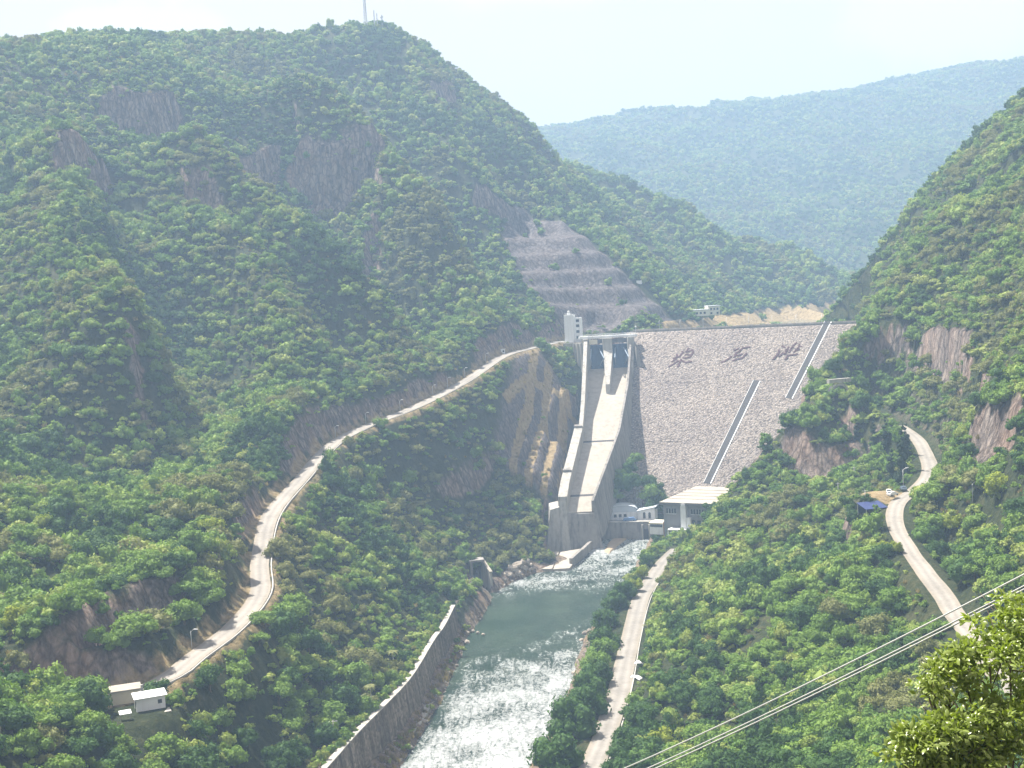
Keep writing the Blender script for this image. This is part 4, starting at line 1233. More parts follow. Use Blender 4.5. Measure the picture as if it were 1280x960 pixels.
for (u, v, rr, kd), lb in zip(BU, BW):
    p = pz(u, v, 7.0)
    tree('riverside_bush', (p[0], p[1], ground(p[0], p[1]) - 0.1), rr, CROWNS[kd][RNG.integers(0, 2)], TRUNKS[0], lb, 'bushes of the riverside hedge', RNG.uniform(0, 6), 1.25, 'bush')
# dark cypresses by the bend of the hillside road and round the knoll
CY = [crown_mesh('cypress_crown', rg, M['leaf_cypress'], 11, 1300, 0.10, 'tall') for q in range(2)]
CT = trunk_mesh('cypress_trunk', rg, 3.2, 0.11, 0)
for (u, v, D, rr, fl, lb) in ((1129, 592, 486, 3.4, 1.4, 'tallest dark cypress casting its shadow over the hillside road'), (1114, 584, 496, 2.8, 1.2, 'dark cypress just left of the tallest one by the hillside road'), (1133, 574, 505, 2.6, 1.2, 'dark cypress behind the tallest one at the road edge'),
                              (1107, 545, 530, 2.4, 1.2, 'slim dark cypress below the cliff, left end of the trio'), (1092, 535, 540, 2.3, 1.1, 'slim dark cypress between the tunnel and the tall cypresses'), (1070, 530, 552, 1.8, 1.0, 'slim dark cypress below the tunnel mouth, right'), (1045, 528, 560, 1.8, 1.0, 'slim dark cypress below the tunnel mouth, left')):
    p = px(u, v, D)
    z = ground(p[0], p[1])
    tree('cypress', (p[0], p[1], z - 0.2), rr, CY[RNG.integers(0, 2)], CT, lb, 'cypresses by the hillside road', RNG.uniform(0, 6), fl)
# clump of trees on the fill between chute and dam face
clump = np.random.default_rng(9)
for i in range(9):
    u, v = clump.uniform(764, 826), clump.uniform(578, 618)
    if v < 578 + abs(u - 792) * 0.7: v += 18
    p = px(u, v + 12, clump.uniform(676, 690))
    q = clump.integers(0, 2)
    kd = ('fresh', 'deep')[i % 2]
    tree('tree', (p[0], p[1], max(8.2, p[2] - 4.5)), clump.uniform(4.2, 5.8), CROWNS[kd][q], TRUNKS[q], '%s tree in the clump between the chute and the dam face' % WORDS[kd], 'trees in the clump below the dam', clump.uniform(0, 6), 1.2)
# single trees with a look of their own
for (u, v, D, rr, kd, lb) in ((978, 545, 556, 3.6, 'deep', 'tall dark tree standing out against the dam face on the knoll'), (984, 515, 566, 4.6, 'deep', 'round dark tree topping the knoll against the dam face'), (1010, 535, 562, 4.4, 'fresh', 'bright green tree crowning the rocky knoll'),
                              (1108, 692, 392, 3.0, 'yellow', 'yellow tree left of the hillside road below the blue awning'), (1122, 700, 388, 2.6, 'yellow', 'smaller yellow tree touching the left edge of the hillside road'), (1085, 655, 410, 3.4, 'olive', 'brownish olive tree just below the blue awning'),
                              (775, 600, 690, 5.2, 'fresh', 'mid green tree beside the chute wall below the dam'), (790, 608, 684, 5.6, 'deep', 'dark tree in front of the lattice pylon below the dam'), (812, 608, 688, 5.2, 'deep', 'dark tree at the right end of the clump below the dam'), (768, 622, 682, 4.4, 'fresh', 'fresh green tree at the foot of the chute wall'),
                              (795, 578, 700, 4.6, 'fresh', 'topmost tree of the clump between chute and dam face'), (785, 590, 695, 4.6, 'deep', 'dark tree second highest in the clump between chute and dam face')):
    p = px(u, v, D)
    z = ground(p[0], p[1]) if D < 600 else min(ground(p[0], p[1]), p[2])
    z = max(z, p[2] - 1) if D > 650 else z
    tree('tree', (p[0], p[1], z - 0.3), rr, CROWNS[kd][RNG.integers(0, 2)], TRUNKS[1], lb, None, RNG.uniform(0, 6), 1.1)
# ------------------------------------------------------------------ the dam
dam = wthing('dam', DAM_A + DN * 70 - np.array([0, 0, 98]), 'rockfill dam with a pale stone face, dark characters and a stepped drain', 'dam')
def dpt(t, q, lift=0.0):
    """t metres along the crest, q metres downstream of its edge, on the face."""
    return DAM_A + DC * t + DN * q - np.array([0, 0, q / DSL]) + DAM_NRM * lift
T, Q = np.meshgrid(np.arange(-24, 216, 1.5), np.concatenate([[-9, -8.99, 0], np.arange(1.5, 144, 1.5)]))
def t_left(q):
    """Left end of the face where it meets the chute's side wall."""
    t = np.full(np.shape(q), -6.0)
    for k in range(40):
        x = DAM_A[0] + DC[0] * t + DN[0] * q; y = DAM_A[1] + DC[1] * t + DN[1] * q
        need = np.where(y < 812, chute_at(y)[1] + 1.9, -99) - x
        t = t + np.maximum(need, 0) * 0.6
    return t
T = t_left(Q) + (T + 24) / 239.5 * (215 - t_left(Q))
PX = DAM_A[0] + DC[0] * T + DN[0] * Q; PY = DAM_A[1] + DC[1] * T + DN[1] * Q
PZ = DAM_A[2] - np.maximum(Q, 0) / DSL
PZ[0] -= 12
nz = np.where(Q > 0.5, 0.16 * fbm(T, Q, 4.0, 3) + 0.35 * fbm(T, Q, 30, 2), 0)
me = grid_mesh('rock_face', PX, PY, PZ + nz); me.materials.append(M['rockfill'])
me.flip_normals()
link('rock_face', me, None).parent = dam
bpy.context.view_layer.update()
bpy.data.objects['rock_face'].matrix_parent_inverse = Matrix.Translation(-dam.location)
def strip(mb, a, b, w, h, lift=-0.4):
    """A raised band on the face from a to b."""
    a, b = np.array(a), np.array(b)
    d = (b - a) / np.linalg.norm(b - a); s = np.cross(DAM_NRM, d) * w / 2
    lo, hi = DAM_NRM * lift, DAM_NRM * h
    mb.hexa([a - s + lo, b - s + lo, b + s + lo, a + s + lo], [a - s + hi, b - s + hi, b + s + hi, a + s + hi])
def tq(p):
    w = np.array(p) - DAM_A
    return w @ DC, w @ DN
q1 = tq(face(850, 478))[1]; q2 = tq(face(850, 551))[1]
for qq in (q1, q2):
    mb = MB(); strip(mb, dpt(float(t_left(np.array(qq))) + .3, qq), dpt(205, qq), 0.5, 0.06)
    mb.build('berm_kerb', M['rockfill'], dam)
for (a, b) in (((1035, 402), (986, 498)), ((946, 476), (884, 604))):
    A, B = face(*a), face(*b)
    s = np.cross(DAM_NRM, (B - A) / np.linalg.norm(B - A))
    mb = MB(); strip(mb, A, B, 3.6, 0.3)
    dr = mb.build('stepped_drain', M['drain_and_shade'], dam)
    for sg in (-1, 1):
        mb = MB(); strip(mb, A + s * sg * 2.0, B + s * sg * 2.0, 0.2 if sg < 0 else 0.55, 0.34)
        e = mb.build('drain_kerb', M['white'], dr)
mb = MB()
CHARS = [((830, 428), [[(775, 185), (740, 250), (690, 312), (770, 298), (905, 238)], [(905, 235), (920, 310), (880, 375), (845, 440), (780, 480), (690, 497), (590, 490)], [(665, 392), (745, 388), (830, 395)],
                      [(620, 322), (545, 370), (520, 425)], [(575, 290), (600, 330)], [(510, 432), (400, 480), (285, 515)], [(408, 378), (415, 440), (375, 520), (310, 585)], [(235, 612), (305, 580)],
                      [(445, 575), (330, 668), (150, 772)], [(545, 545), (500, 640), (438, 772)], [(545, 550), (610, 605), (690, 640), (875, 600)]]),
         ((895, 425), [[(560, 330), (630, 308), (720, 268)], [(1075, 218), (950, 240), (850, 252), (760, 340), (640, 415), (570, 545)], [(600, 485), (705, 490), (820, 440)],
                      [(972, 422), (890, 505), (840, 570), (700, 602), (515, 660)], [(492, 518), (380, 612), (168, 722)]]),
         ((960, 420), [[(445, 315), (540, 375)], [(335, 438), (362, 500), (290, 590), (165, 738)], [(330, 642), (395, 620), (465, 535), (535, 582), (590, 470), (652, 345)], [(575, 420), (560, 520)],
                      [(905, 218), (800, 310), (740, 385), (665, 525)], [(740, 400), (800, 360)], [(1075, 342), (975, 340), (930, 420), (995, 432), (870, 470), (815, 515)], [(995, 255), (985, 335)], [(870, 425), (960, 425)],
                      [(945, 580), (760, 600), (618, 622), (548, 745)]])]
for (ox, oy), strokes in CHARS:
    for st in strokes:
        for a, b in zip(st[:-1], st[1:]):
            A, B = face(ox + a[0] / 25.26, oy + a[1] / 25.26), face(ox + b[0] / 25.26, oy + b[1] / 25.26)
            d = (B - A) / np.linalg.norm(B - A)
            strip(mb, A - d * 0.2, B + d * 0.2, 1.15, 0.25)
mb.build('characters', M['rust'], dam)
mb = MB()
def along(mb, t0, t1, q, w, z0, z1):
    a, b = DAM_A + DC * t0 + DN * q, DAM_A + DC * t1 + DN * q
    s = DN * w / 2
    mb.hexa([x + np.array([0, 0, z0]) for x in (a - s, b - s, b + s, a + s)], [x + np.array([0, 0, z1]) for x in (a - s, b - s, b + s, a + s)])
along(mb, -4, 205, -0.5, 0.5, -0.6, 1.1)
mb.build('parapet', M['old_concrete'], dam)
mb = MB(); along(mb, -4, 205, -8.6, 0.5, -0.6, 1.6); mb.build('wave_wall', M['concrete'], dam)
mb = MB(); along(mb, -4, 205, -4.4, 6.6, 0.004, 0.10); mb.build('crest_road', M['asphalt'], dam)

def lamp_post(name, loc, h, arm, rz, label, group, ball=False):
    t = empty(name, loc, label, 'street lamp', group, rz)
    mb = MB(); mb.tube([(0, 0, -0.5), (0, 0, h * 0.5), (0, 0, h)], [0.13, 0.11, 0.08], 8); mb.build('pole', M['galv'], t, True)
    if ball:
        v, f = ICO2; MB().add(v * 0.55 + np.array([0, 0, h + 0.4]), f).build('globe', M['lamp'], t, True)
    else:
        mb = MB(); mb.tube([(0, 0, h - 0.2), (arm * 0.5, 0, h + 0.35), (arm, 0, h + 0.45)], [0.07, 0.06, 0.05], 6); mb.build('arm', M['galv'], t, True)
        mb = MB(); mb.hexa([(arm - 0.5, -0.22, h + 0.38), (arm + 0.7, -0.16, h + 0.44), (arm + 0.7, 0.16, h + 0.44), (arm - 0.5, 0.22, h + 0.38)], [(arm - 0.4, -0.16, h + 0.6), (arm + 0.6, -0.1, h + 0.6), (arm + 0.6, 0.1, h + 0.6), (arm - 0.4, 0.16, h + 0.6)])
        mb.build('lamp_head', M['lamp'], t)
    return t
ORD = ['first', 'second', 'third', 'fourth', 'fifth', 'sixth', 'seventh', 'eighth', 'ninth', 'tenth']
for i, u in enumerate((825, 851, 880, 909, 937, 966, 996, 1028)):
    t_ = tq(face(u, 412 - (u - 800) * 0.066))[0]
    p = DAM_A + DC * t_ - DN * 0.95
    lamp_post('street_lamp', p, 6.2, 1.6, DAM_ANG + PI / 2, '%s pale lamp post along the dam crest, counting from the spillway' % ORD[i], 'lamp posts on the dam crest')

# ------------------------------------------------------------------ spillway
sw = wthing('spillway', (30, 640, 3), 'long concrete spillway chute with two blue gates at its head', 'spillway')
Ys = np.concatenate([np.arange(835, 800, -5), np.arange(800, 647, -3.5), [646]])
mb = MB(); lw = MB(); rw = MB(); rw2 = MB()
def wall_h(Y):    # height of the left wall above the floor
    return float(np.interp(Y, [600, 740, 775, 800, 835], [8.0, 8.5, 15, 18.0, 20]))
def wall_t(Y):
    return float(np.interp(Y, [600, 713, 715, 800], [4.6, 4.6, 2.2, 2.2]))
def wall_r(Y):
    return float(np.interp(Y, [600, 655, 710, 765, 798, 835], [5.0, 5.5, 6.0, 7.0, 15, 19.5]))
for Ya, Yb in zip(Ys[:-1], Ys[1:]):
    a, b = chute_at(Ya), chute_at(Yb)
    mb.hexa([(a[0] - 1, Ya, a[2] - 3), (a[1] + 1, Ya, a[2] - 3), (b[1] + 1, Yb, b[2] - 3), (b[0] - 1, Yb, b[2] - 3)], [(a[0] - 1, Ya, a[2]), (a[1] + 1, Ya, a[2]), (b[1] + 1, Yb, b[2]), (b[0] - 1, Yb, b[2])])
    ta, tb, ha, hb_ = wall_t(Ya), wall_t(Yb), wall_h(Ya), wall_h(Yb)
    lw.hexa([(a[0] - ta, Ya, a[2] - 8), (a[0], Ya, a[2] - 8), (b[0], Yb, b[2] - 8), (b[0] - tb, Yb, b[2] - 8)], [(a[0] - ta, Ya, a[2] + ha), (a[0], Ya, a[2] + ha), (b[0], Yb, b[2] + hb_), (b[0] - tb, Yb, b[2] + hb_)])
    ra, rb = wall_r(Ya), wall_r(Yb)
    ba, bb = max(5.0, a[2] - 16), max(5.0, b[2] - 16)
    rw.hexa([(a[1], Ya, ba), (a[1] + 4.5, Ya, ba), (b[1] + 4.5, Yb, bb), (b[1], Yb, bb)], [(a[1], Ya, a[2] + ra), (a[1] + 1.2, Ya, a[2] + ra), (b[1] + 1.2, Yb, b[2] + rb), (b[1], Yb, b[2] + rb)])
mb.build('chute_floor', M['chute'], sw)
lwo = lw.build('left_wall', M['concrete'], sw)
lwo.name = 'side_wall'; lwo.data.name = 'side_wall'
rw.build('side_wall', M['old_concrete'], sw)
for Y in (714.5, 661.6):
    a = chute_at(Y); b = chute_at(Y - 1.7)
    m2 = MB(); m2.hexa([(a[0] - 0.5, Y, a[2] - 1), (a[1] + .5, Y, a[2] - 1), (b[1] + .5, Y - 1.7, b[2] - 1), (b[0] - .5, Y - 1.7, b[2] - 1)], [(a[0] + .01, Y, a[2] + .06), (a[1] - .01, Y, a[2] + .06), (b[1] - .01, Y - 1.7, b[2] + .06), (b[0] + .01, Y - 1.7, b[2] + .06)])
    m2.build('aeration_slot_shade', M['drain_and_shade'], sw)  # no groove is cut: a dark strip paints its shade on the floor
for Y in (713.4, 669.0):    # steps in the lit top of the left wall
    a = chute_at(Y); z = a[2] + wall_h(Y)
    m2 = MB(); m2.hexa([(a[0] - 4.62, Y + 1.2, z - 1.5), (a[0] - 0.3, Y + 1.2, z - 1.5), (a[0] - 0.3, Y - 0.6, z - 1.5), (a[0] - 4.62, Y - 0.6, z - 1.5)], [(a[0] - 4.62, Y + 1.2, z + 1.5), (a[0] - 0.3, Y + 1.2, z + 1.5), (a[0] - .3, Y - .6, z + 0.9), (a[0] - 4.62, Y - .6, z + 0.9)])
    m2.build('wall_step', M['old_concrete'], sw)
# nose block under the lip
mb = MB()
a = chute_at(646.0)
mb.hexa([(a[0] - .4, 646.2, -2), (a[1] + 4.6, 646.2, -2), (a[1] + 5.2, 641.6, -2), (a[0] - .4, 640.8, -2)], [(a[0] - .4, 646.2, 18.2), (a[1] + 1.2, 646.2, 18.2), (a[1] + 1.0, 645.6, 17.4), (a[0] - .4, 645.2, 17.6)])
mb.build('bucket_face', M['old_concrete'], sw)
mb = MB()
mb.hexa([(13.6, 653, -2), (20.4, 653, -2), (20.8, 639.5, -2), (12.4, 640.5, -2)], [(15.4, 653, 22.5), (20.4, 653, 23.5), (20.4, 644.6, 21.6), (15.8, 644.6, 20.4)])
mb.hexa([(20.41, 653, -2), (24.0, 653, -2), (25.0, 638.2, -2), (20.81, 638.2, -2)], [(20.41, 653, 25.6), (24.0, 653, 25.6), (24.0, 645.3, 24.6), (20.41, 645.3, 24.6)])
mb.build('bucket_pier', M['concrete'], sw)
# apron in the water, in two slabs with a low curved wall
c = [pz(681, 691, 3.2), pz(699, 689, 3.2), pz(690, 711, 1.4), pz(665, 711, 1.4)]
mb = MB(); mb.hexa([(p[0], p[1], -3) for p in c], c); mb.build('apron', M['chute'], sw)
c = [pz(700.5, 690, 3.0), pz(731, 685, 3.0), pz(712, 710, 1.2), pz(691.5, 711.5, 1.2)]
mb = MB(); mb.hexa([(p[0], p[1], -3) for p in c], c); mb.build('apron', M['chute'], sw)
cur = [pz(714, 709, 0), pz(727, 698, 0), pz(738, 688, 0), pz(746, 677, 0), pz(751, 665, 0)]
mb = MB()
for p, q in zip(cur[:-1], cur[1:]):
    d = (q - p) / np.linalg.norm(q - p); s = np.array([-d[1], d[0], 0]) * 0.8
    mb.hexa([p - s + [0, 0, -2], q - s + [0, 0, -2], q + s + [0, 0, -2], p + s + [0, 0, -2]], [p - s + [0, 0, 4.2], q - s + [0, 0, 4.6], q + s + [0, 0, 4.6], p + s + [0, 0, 4.2]])
mb.build('guide_wall', M['old_concrete'], sw)
# head: piers, gates, bridge
def pier(x0, x1, ynose, znose, z1=98.6):
    m = MB()
    m.hexa([(x0, 826, 73), (x1, 826, 73), (x1, 799, 73), (x0, 799, 73)], [(x0, 826, z1), (x1, 826, z1), (x1, 799, z1), (x0, 799, z1)])
    zf = chute_at(ynose)[2]
    sh = (chute_at(799.0)[0] - chute_at(ynose)[0])
    m.hexa([(x0, 798.98, 73), (x1, 798.98, 73), (x1 - sh - 1.6, ynose, zf - 2), (x0 - sh + 1.6, ynose, zf - 2)], [(x0, 798.98, 91.5), (x1, 798.98, 91.5), (x1 - sh - 1.6, ynose, zf + znose), (x0 - sh + 1.6, ynose, zf + znose)])
    return m.build('pier', M['concrete'], sw)
pier(45.0, 47.9, 782, 8); pier(57.2, 62.8, 768, 5.5); pier(72.3, 76.4, 782, 7)
mb = MB(); mb.hexa([(76.45, 822, 70), (80.0, 822, 70), (80.0, 790, 70), (76.45, 790, 70)], [(76.45, 822, 99.6), (79.4, 822, 99.6), (78.6, 790, 86), (76.45, 790, 92)])
mb.build('wing_wall', M['old_concrete'], sw)
for x0, x1 in ((47.95, 57.15), (62.85, 72.25)):
    g = MB(); n = 8
    for k in range(n):
        a0, a1 = R(-26 + 52 * k / n), R(-26 + 52 * (k + 1) / n)
        f = lambda a, r: (789 + r * math.cos(a), 87.0 + r * math.sin(a))
        (y0, z0), (y1, z1), (y2, z2), (y3, z3) = f(a0, 17), f(a1, 17), f(a1, 17.5), f(a0, 17.5)
        g.hexa([(x0, y0, z0), (x1, y0, z0), (x1, y3, z3), (x0, y3, z3)], [(x0, y1, z1), (x1, y1, z1), (x1, y2, z2), (x0, y2, z2)])
    go = g.build('radial_gate', M['gate_blue'], sw)
    m2 = MB()
    for k in range(4):
        x = x0 + (x1 - x0) * (k + 0.5) / 4
        for j in range(n):
            a0, a1 = R(-25 + 50 * j / n), R(-25 + 50 * (j + 1) / n)
            p0, p1 = (789 + 16.95 * math.cos(a0), 87.0 + 16.95 * math.sin(a0)), (789 + 16.95 * math.cos(a1), 87.0 + 16.95 * math.sin(a1))
            m2.tube([(x, p0[0], p0[1]), (x, p1[0], p1[1])], 0.22, 5)
    e = m2.build('stiffener', M['gate_blue'], go)
    for (dz_) in (5.2, -5.2):
        for x in (x0 + 0.5, x1 - 0.5):
            m3 = MB(); m3.tube([(x, 790.5, 87.0), (x + (1.6 if x < (x0 + x1) / 2 else -1.6), 805.2, 87.0 + dz_)], 0.32, 6)
            e = m3.build('gate_arm', M['gate_arm'], go)
    m4 = MB(); m4.box(((x0 + x1) / 2, 807.5, 96.6), (x1 - x0 - 0.1, 1.2, 2.6)); m4.build('breast_wall', M['grey_wall'], sw)
mb = MB(); mb.box((60.8, 806.5, 99.35), (36, 5.0, 1.4)); mb.build('bridge_deck', M['white'], sw)
mb = MB()
for yy in (804.2, 808.8):
    mb.tube([(43.2, yy, 101.1), (78.4, yy, 101.1)], 0.06, 5)
    mb.tube([(43.2, yy, 100.6), (78.4, yy, 100.6)], 0.05, 5)
    for k in range(18):
        x = 43.2 + 35.2 * k / 17; mb.tube([(x, yy, 100.0), (x, yy, 101.1)], 0.05, 5)
mb.build('railing', M['galv'], sw)
for x in (60.0, 74.3):      # open concrete hoist frames on the piers
    m5 = MB()
    for dx in (-1.6, 1.6):
        for yy in (800.2, 803.2): m5.box((x + dx, yy, 94.8), (0.7, 0.7, 7.6))
    for zz in (91.6, 95.0, 98.2): m5.box((x, 799.9, zz), (2.5, 0.4, 0.6)); m5.box((x, 803.2, zz), (2.5, 0.4, 0.6))
    m5.build('hoist_frame', M['white'], sw)
m6 = MB(); m6.box((51.4, 803.5, 96.6), (5.2, 1.0, 2.8)); m6.build('hoist_cabin', M['cream'], sw)
for x in (46.6, 49.0):
    lamp_post('signal_mast', (x, 772.0, 100.0), 5.0, 0.1, 0, 'thin pale mast on the gate bridge, %s of the white tower' % ('close to the right' if x < 48 else 'a little further right'), 'masts on the gate bridge', ball=False)
lamp_post('globe_lamp', (75.0, 772.5, 100.0), 5.2, 0, 0, 'globe-topped lamp at the dam end of the gate bridge', None, ball=True)

# white control tower
tp = px(713.5, 430, 820)
tw = empty('control_tower', (tp[0], tp[1], 96.5), 'white control tower with dark stacked windows above the gates', 'tower', None, R(-14))
mb = MB(); mb.box((0, 0, 8.2), (6.0, 6.5, 17.4)); mb.box((0, 0, 17.05), (6.3, 6.8, 0.3)); mb.build('blank_shaft', M['white'], tw)
mb = MB(); mb.box((5.2, 0.6, 7.4), (4.4, 5.0, 15.8)); mb.box((3.8, -1.95, 7.7), (0.8, 0.35, 15.0)); mb.box((7.1, -2.1, 7.2), (0.6, 0.5, 14.6)); mb.build('stair_shaft', M['white'], tw)
for zz in (3.0, 6.6, 10.2, 13.4):
    w = MB(); w.box((5.3, -1.93, zz), (2.0, 0.16, 1.7)); f = w.build('window', M['glass'], tw)
    s = MB(); s.box((5.3, -2.05, zz - 0.98), (2.3, 0.36, 0.18)); s.build('sill', M['white'], f)
mb = MB(); mb.box((-0.6, 0.5, 17.9), (1.8, 1.8, 1.4)); v, f = ICO2; mb.add(v * 0.75 + np.array([-0.6, 0.5, 19.2]), f); mb.build('roof_housing', M['white'], tw)
mb = MB()
for k in range(12):
    a = 2 * PI * k / 12
mb.tube([(-2.9, -3.1, 18.1), (2.9, -3.1, 18.1)], 0.05, 5); mb.tube([(2.9, -3.1, 18.1), (2.9, 3.1, 18.1)], 0.05, 5)
for x in (-2.9, -1.4, 0, 1.4, 2.9): mb.tube([(x, -3.1, 17.2), (x, -3.1, 18.1)], 0.05, 5)
mb.build('roof_railing', M['galv'], tw)

# ribbed retaining wall under the tower
A, B, C_ = px(694, 431, 818), px(716, 431, 813), px(729, 431, 802)
rt = wthing('retaining_wall', A, 'ribbed grey concrete retaining wall below the white tower', 'wall')
mb = MB(); rb = MB()
for (p, q) in ((A, B), (B, C_)):
    d = (q - p) / np.linalg.norm(q - p); s = np.array([d[1], -d[0], 0])
    n_ = 4 if p is A else 3
    mb.hexa([(p[0], p[1], 72), (q[0], q[1], 72), (q[0] - s[0] * 5, q[1] - s[1] * 5, 72), (p[0] - s[0] * 5, p[1] - s[1] * 5, 72)], [(p[0], p[1], 96.3), (q[0], q[1], 96.3), (q[0] - s[0] * 5, q[1] - s[1] * 5, 96.3), (p[0] - s[0] * 5, p[1] - s[1] * 5, 96.3)])
    for k in range(n_):
        c = p + (q - p) * (k + 0.5) / n_ + s * 0.35
        rb.box((c[0], c[1], 84), (0.9, 0.9, 24.0), math.atan2(d[1], d[0]))
mb.build('wall_face', M['concrete'], rt); rb.build('rib', M['concrete'], rt)
mb = MB()
for (p, q) in ((px(680, 428.5, 815), A), (A, B)):
    for h in (1.0, 0.55): mb.tube([p + [0, 0, 96.4 - p[2] + h], q + [0, 0, 96.4 - q[2] + h]], 0.08, 5)
    for k in range(6):
        c = p + (q - p) * k / 6; mb.tube([(c[0], c[1], 95.9), (c[0], c[1], 97.4)], 0.07, 5)
mb.build('railing', M['white'], rt)

# ------------------------------------------------------------------ powerhouse and yard
BANG = R(-29)
bc = np.array([math.cos(BANG), math.sin(BANG), 0]); bn = np.array([-math.sin(BANG), math.cos(BANG), 0])   # along the front / back into the hill
o0 = px(829, 632, 622)
ph = empty('powerhouse', (o0[0], o0[1], 8.4), 'flat-roofed grey powerhouse with pale roof at the foot of the dam', 'building', None, BANG)
W_, Dp, Hh = 27.0, 46.0, 16.0
mb = MB(); mb.box((W_ / 2, Dp / 2, Hh / 2), (W_, Dp, Hh)); mb.build('wall', M['grey_wall'], ph)
mb = MB(); mb.box((W_ / 2, Dp / 2 - 0.3, Hh + 0.55), (W_ + 2.6, Dp + 3.0, 1.1)); rf = mb.build('roof', M['roof'], ph)
mb = MB()
for yy in (9, 18, 27, 36): mb.box((W_ / 2, yy, Hh + 1.2), (W_ + 1.6, 0.5, 0.2))
mb.build('roof_rib', M['roof'], rf)
mb = MB(); mb.box((W_ / 2, -1.85, Hh + 0.45), (W_ + 2.7, 0.15, 1.3)); mb.build('fascia', M['roof_trim'], rf)
for x in (2.6, 5.4, 15.2, 18.0, 20.8, 23.6):
    w = MB(); w.box((x, -0.02, 12.6), (2.1, 0.14, 2.4)); f = w.build('window', M['glass'], ph)
    s = MB(); s.box((x, -0.10, 12.6), (0.12, 0.12, 2.4)); s.box((x, -0.12, 11.3), (2.4, 0.3, 0.2)); s.build('frame', M['white'], f)
for x in (15.2, 18.0, 20.8, 23.6):
    w = MB(); w.box((x, -0.02, 7.6), (1.8, 0.14, 1.8)); w.build('window', M['glass'], ph)
mb = MB(); mb.box((11.0, -1.3, 8.6), (2.6, 2.4, 13.6)); mb.box((11.0, -1.5, 15.8), (2.0, 2.0, 1.8)); mb.box((13.4, -1.2, 6.2), (2.4, 2.0, 7.6)); mb.build('stair_shaft', M['white'], ph)
mb = MB(); mb.box((8.6, -3.2, 4.6), (9.0, 6.0, 0.5)); mb.box((8.4, -5.4, 2.2), (3.4, 1.0, 4.4)); mb.box((12.7, -5.8, 2.2), (0.5, 0.5, 4.4)); mb.box((4.4, -5.8, 2.2), (0.5, 0.5, 4.4)); mb.build('entrance_canopy', M['white'], ph)
mb = MB(); mb.box((11.0, -0.03, 2.0), (2.4, 0.14, 3.8)); mb.build('door', M['glass'], ph)
for x, l in ((20, 'small white ventilator on the powerhouse roof, left of the pair'), (23.5, 'small white ventilator on the powerhouse roof, right of the pair')):
    p = o0 + bc * x + bn * (Dp - 3)
    t = empty('roof_ventilator', (p[0], p[1], 8.4 + Hh + 1.1), l, 'ventilator', 'ventilators on the powerhouse roof')
    m_ = MB(); m_.tube([(0, 0, -0.1), (0, 0, 1.2)], 0.5, 10); m_.build('shaft', M['white'], t)
    v, f = ICO2; MB().add(v * np.array([0.95, 0.95, 0.5]) + np.array([0, 0, 1.5]), f).build('cowl', M['white'], t, True)
# brick annex at its corner
ax = o0 - bc * 8.2 + bn * 4
an = empty('annex', (ax[0], ax[1], 8.4), 'low annex with yellow roof edge and red brick corner beside the powerhouse', 'building', None, BANG)
mb = MB(); mb.box((3.0, 4, 2.6), (8.0, 8, 5.2)); mb.build('wall', M['white'], an)
mb = MB(); mb.box((3.0, 4, 5.5), (8.8, 8.8, 0.6)); mb.build('roof', M['cream'], an)
mb = MB(); mb.box((7.2, -0.4, 1.8), (1.4, 1.2, 9.6)); mb.build('brick_corner', M['red_brick'], an)
mb = MB(); mb.box((2.4, -0.06, 4.3), (6.4, 0.16, 1.2)); mb.build('window', M['glass'], an)
# tailrace wall
wa, wb, wc = px(745, 651.5, 667), px(822, 652, 660), px(846, 668, 612)
rp = wthing('tailrace_wall', (wa + wb) / 2 * [1, 1, 0], 'stained concrete tailrace wall at the head of the river', 'wall')
mb = MB(); cp = MB()
def wall_run(mb, p, q, z0, z1, th, batter=0.0):
    d = (q - p)[:2]; d = d / np.linalg.norm(d); s = np.array([-d[1], d[0]]) * th
    f = np.array([d[1], -d[0]]) * batter
    mb.hexa([(p[0] + f[0], p[1] + f[1], z0), (q[0] + f[0], q[1] + f[1], z0), (q[0] + s[0], q[1] + s[1], z0), (p[0] + s[0], p[1] + s[1], z0)], [(p[0], p[1], z1), (q[0], q[1], z1), (q[0] + s[0], q[1] + s[1], z1), (p[0] + s[0], p[1] + s[1], z1)])
wall_run(mb, wa, wb, -3, 8.6, 3.0, 1.2); wall_run(mb, wb, wc, -3, 8.4, 2.4, 0.8)
mb.build('wall_face', M['old_concrete'], rp)
wall_run(cp, wa + [0, -0.4, 0], wb + [0, -0.4, 0], 8.62, 9.1, 3.2); wall_run(cp, wb + [-.3, -.3, 0], wc + [-.3, -.3, 0], 8.42, 8.9, 2.6); cp.build('coping', M['concrete'], rp)
m_ = MB(); g0 = wa + (wb - wa) * 0.80; m_.box((g0[0], g0[1] - 1.3, 2.0), (2.4, 1.0, 6.5)); m_.build('outlet_shade', M['drain_and_shade'], rp)  # solid dark block, its colour standing for the shade inside the outlet
for dx in (-1.7, 1.7):
    m_ = MB(); m_.box((g0[0] + dx, g0[1] - 1.5, 3.2), (0.7, 1.6, 9.0)); m_.build('outlet_jamb', M['concrete'], rp)
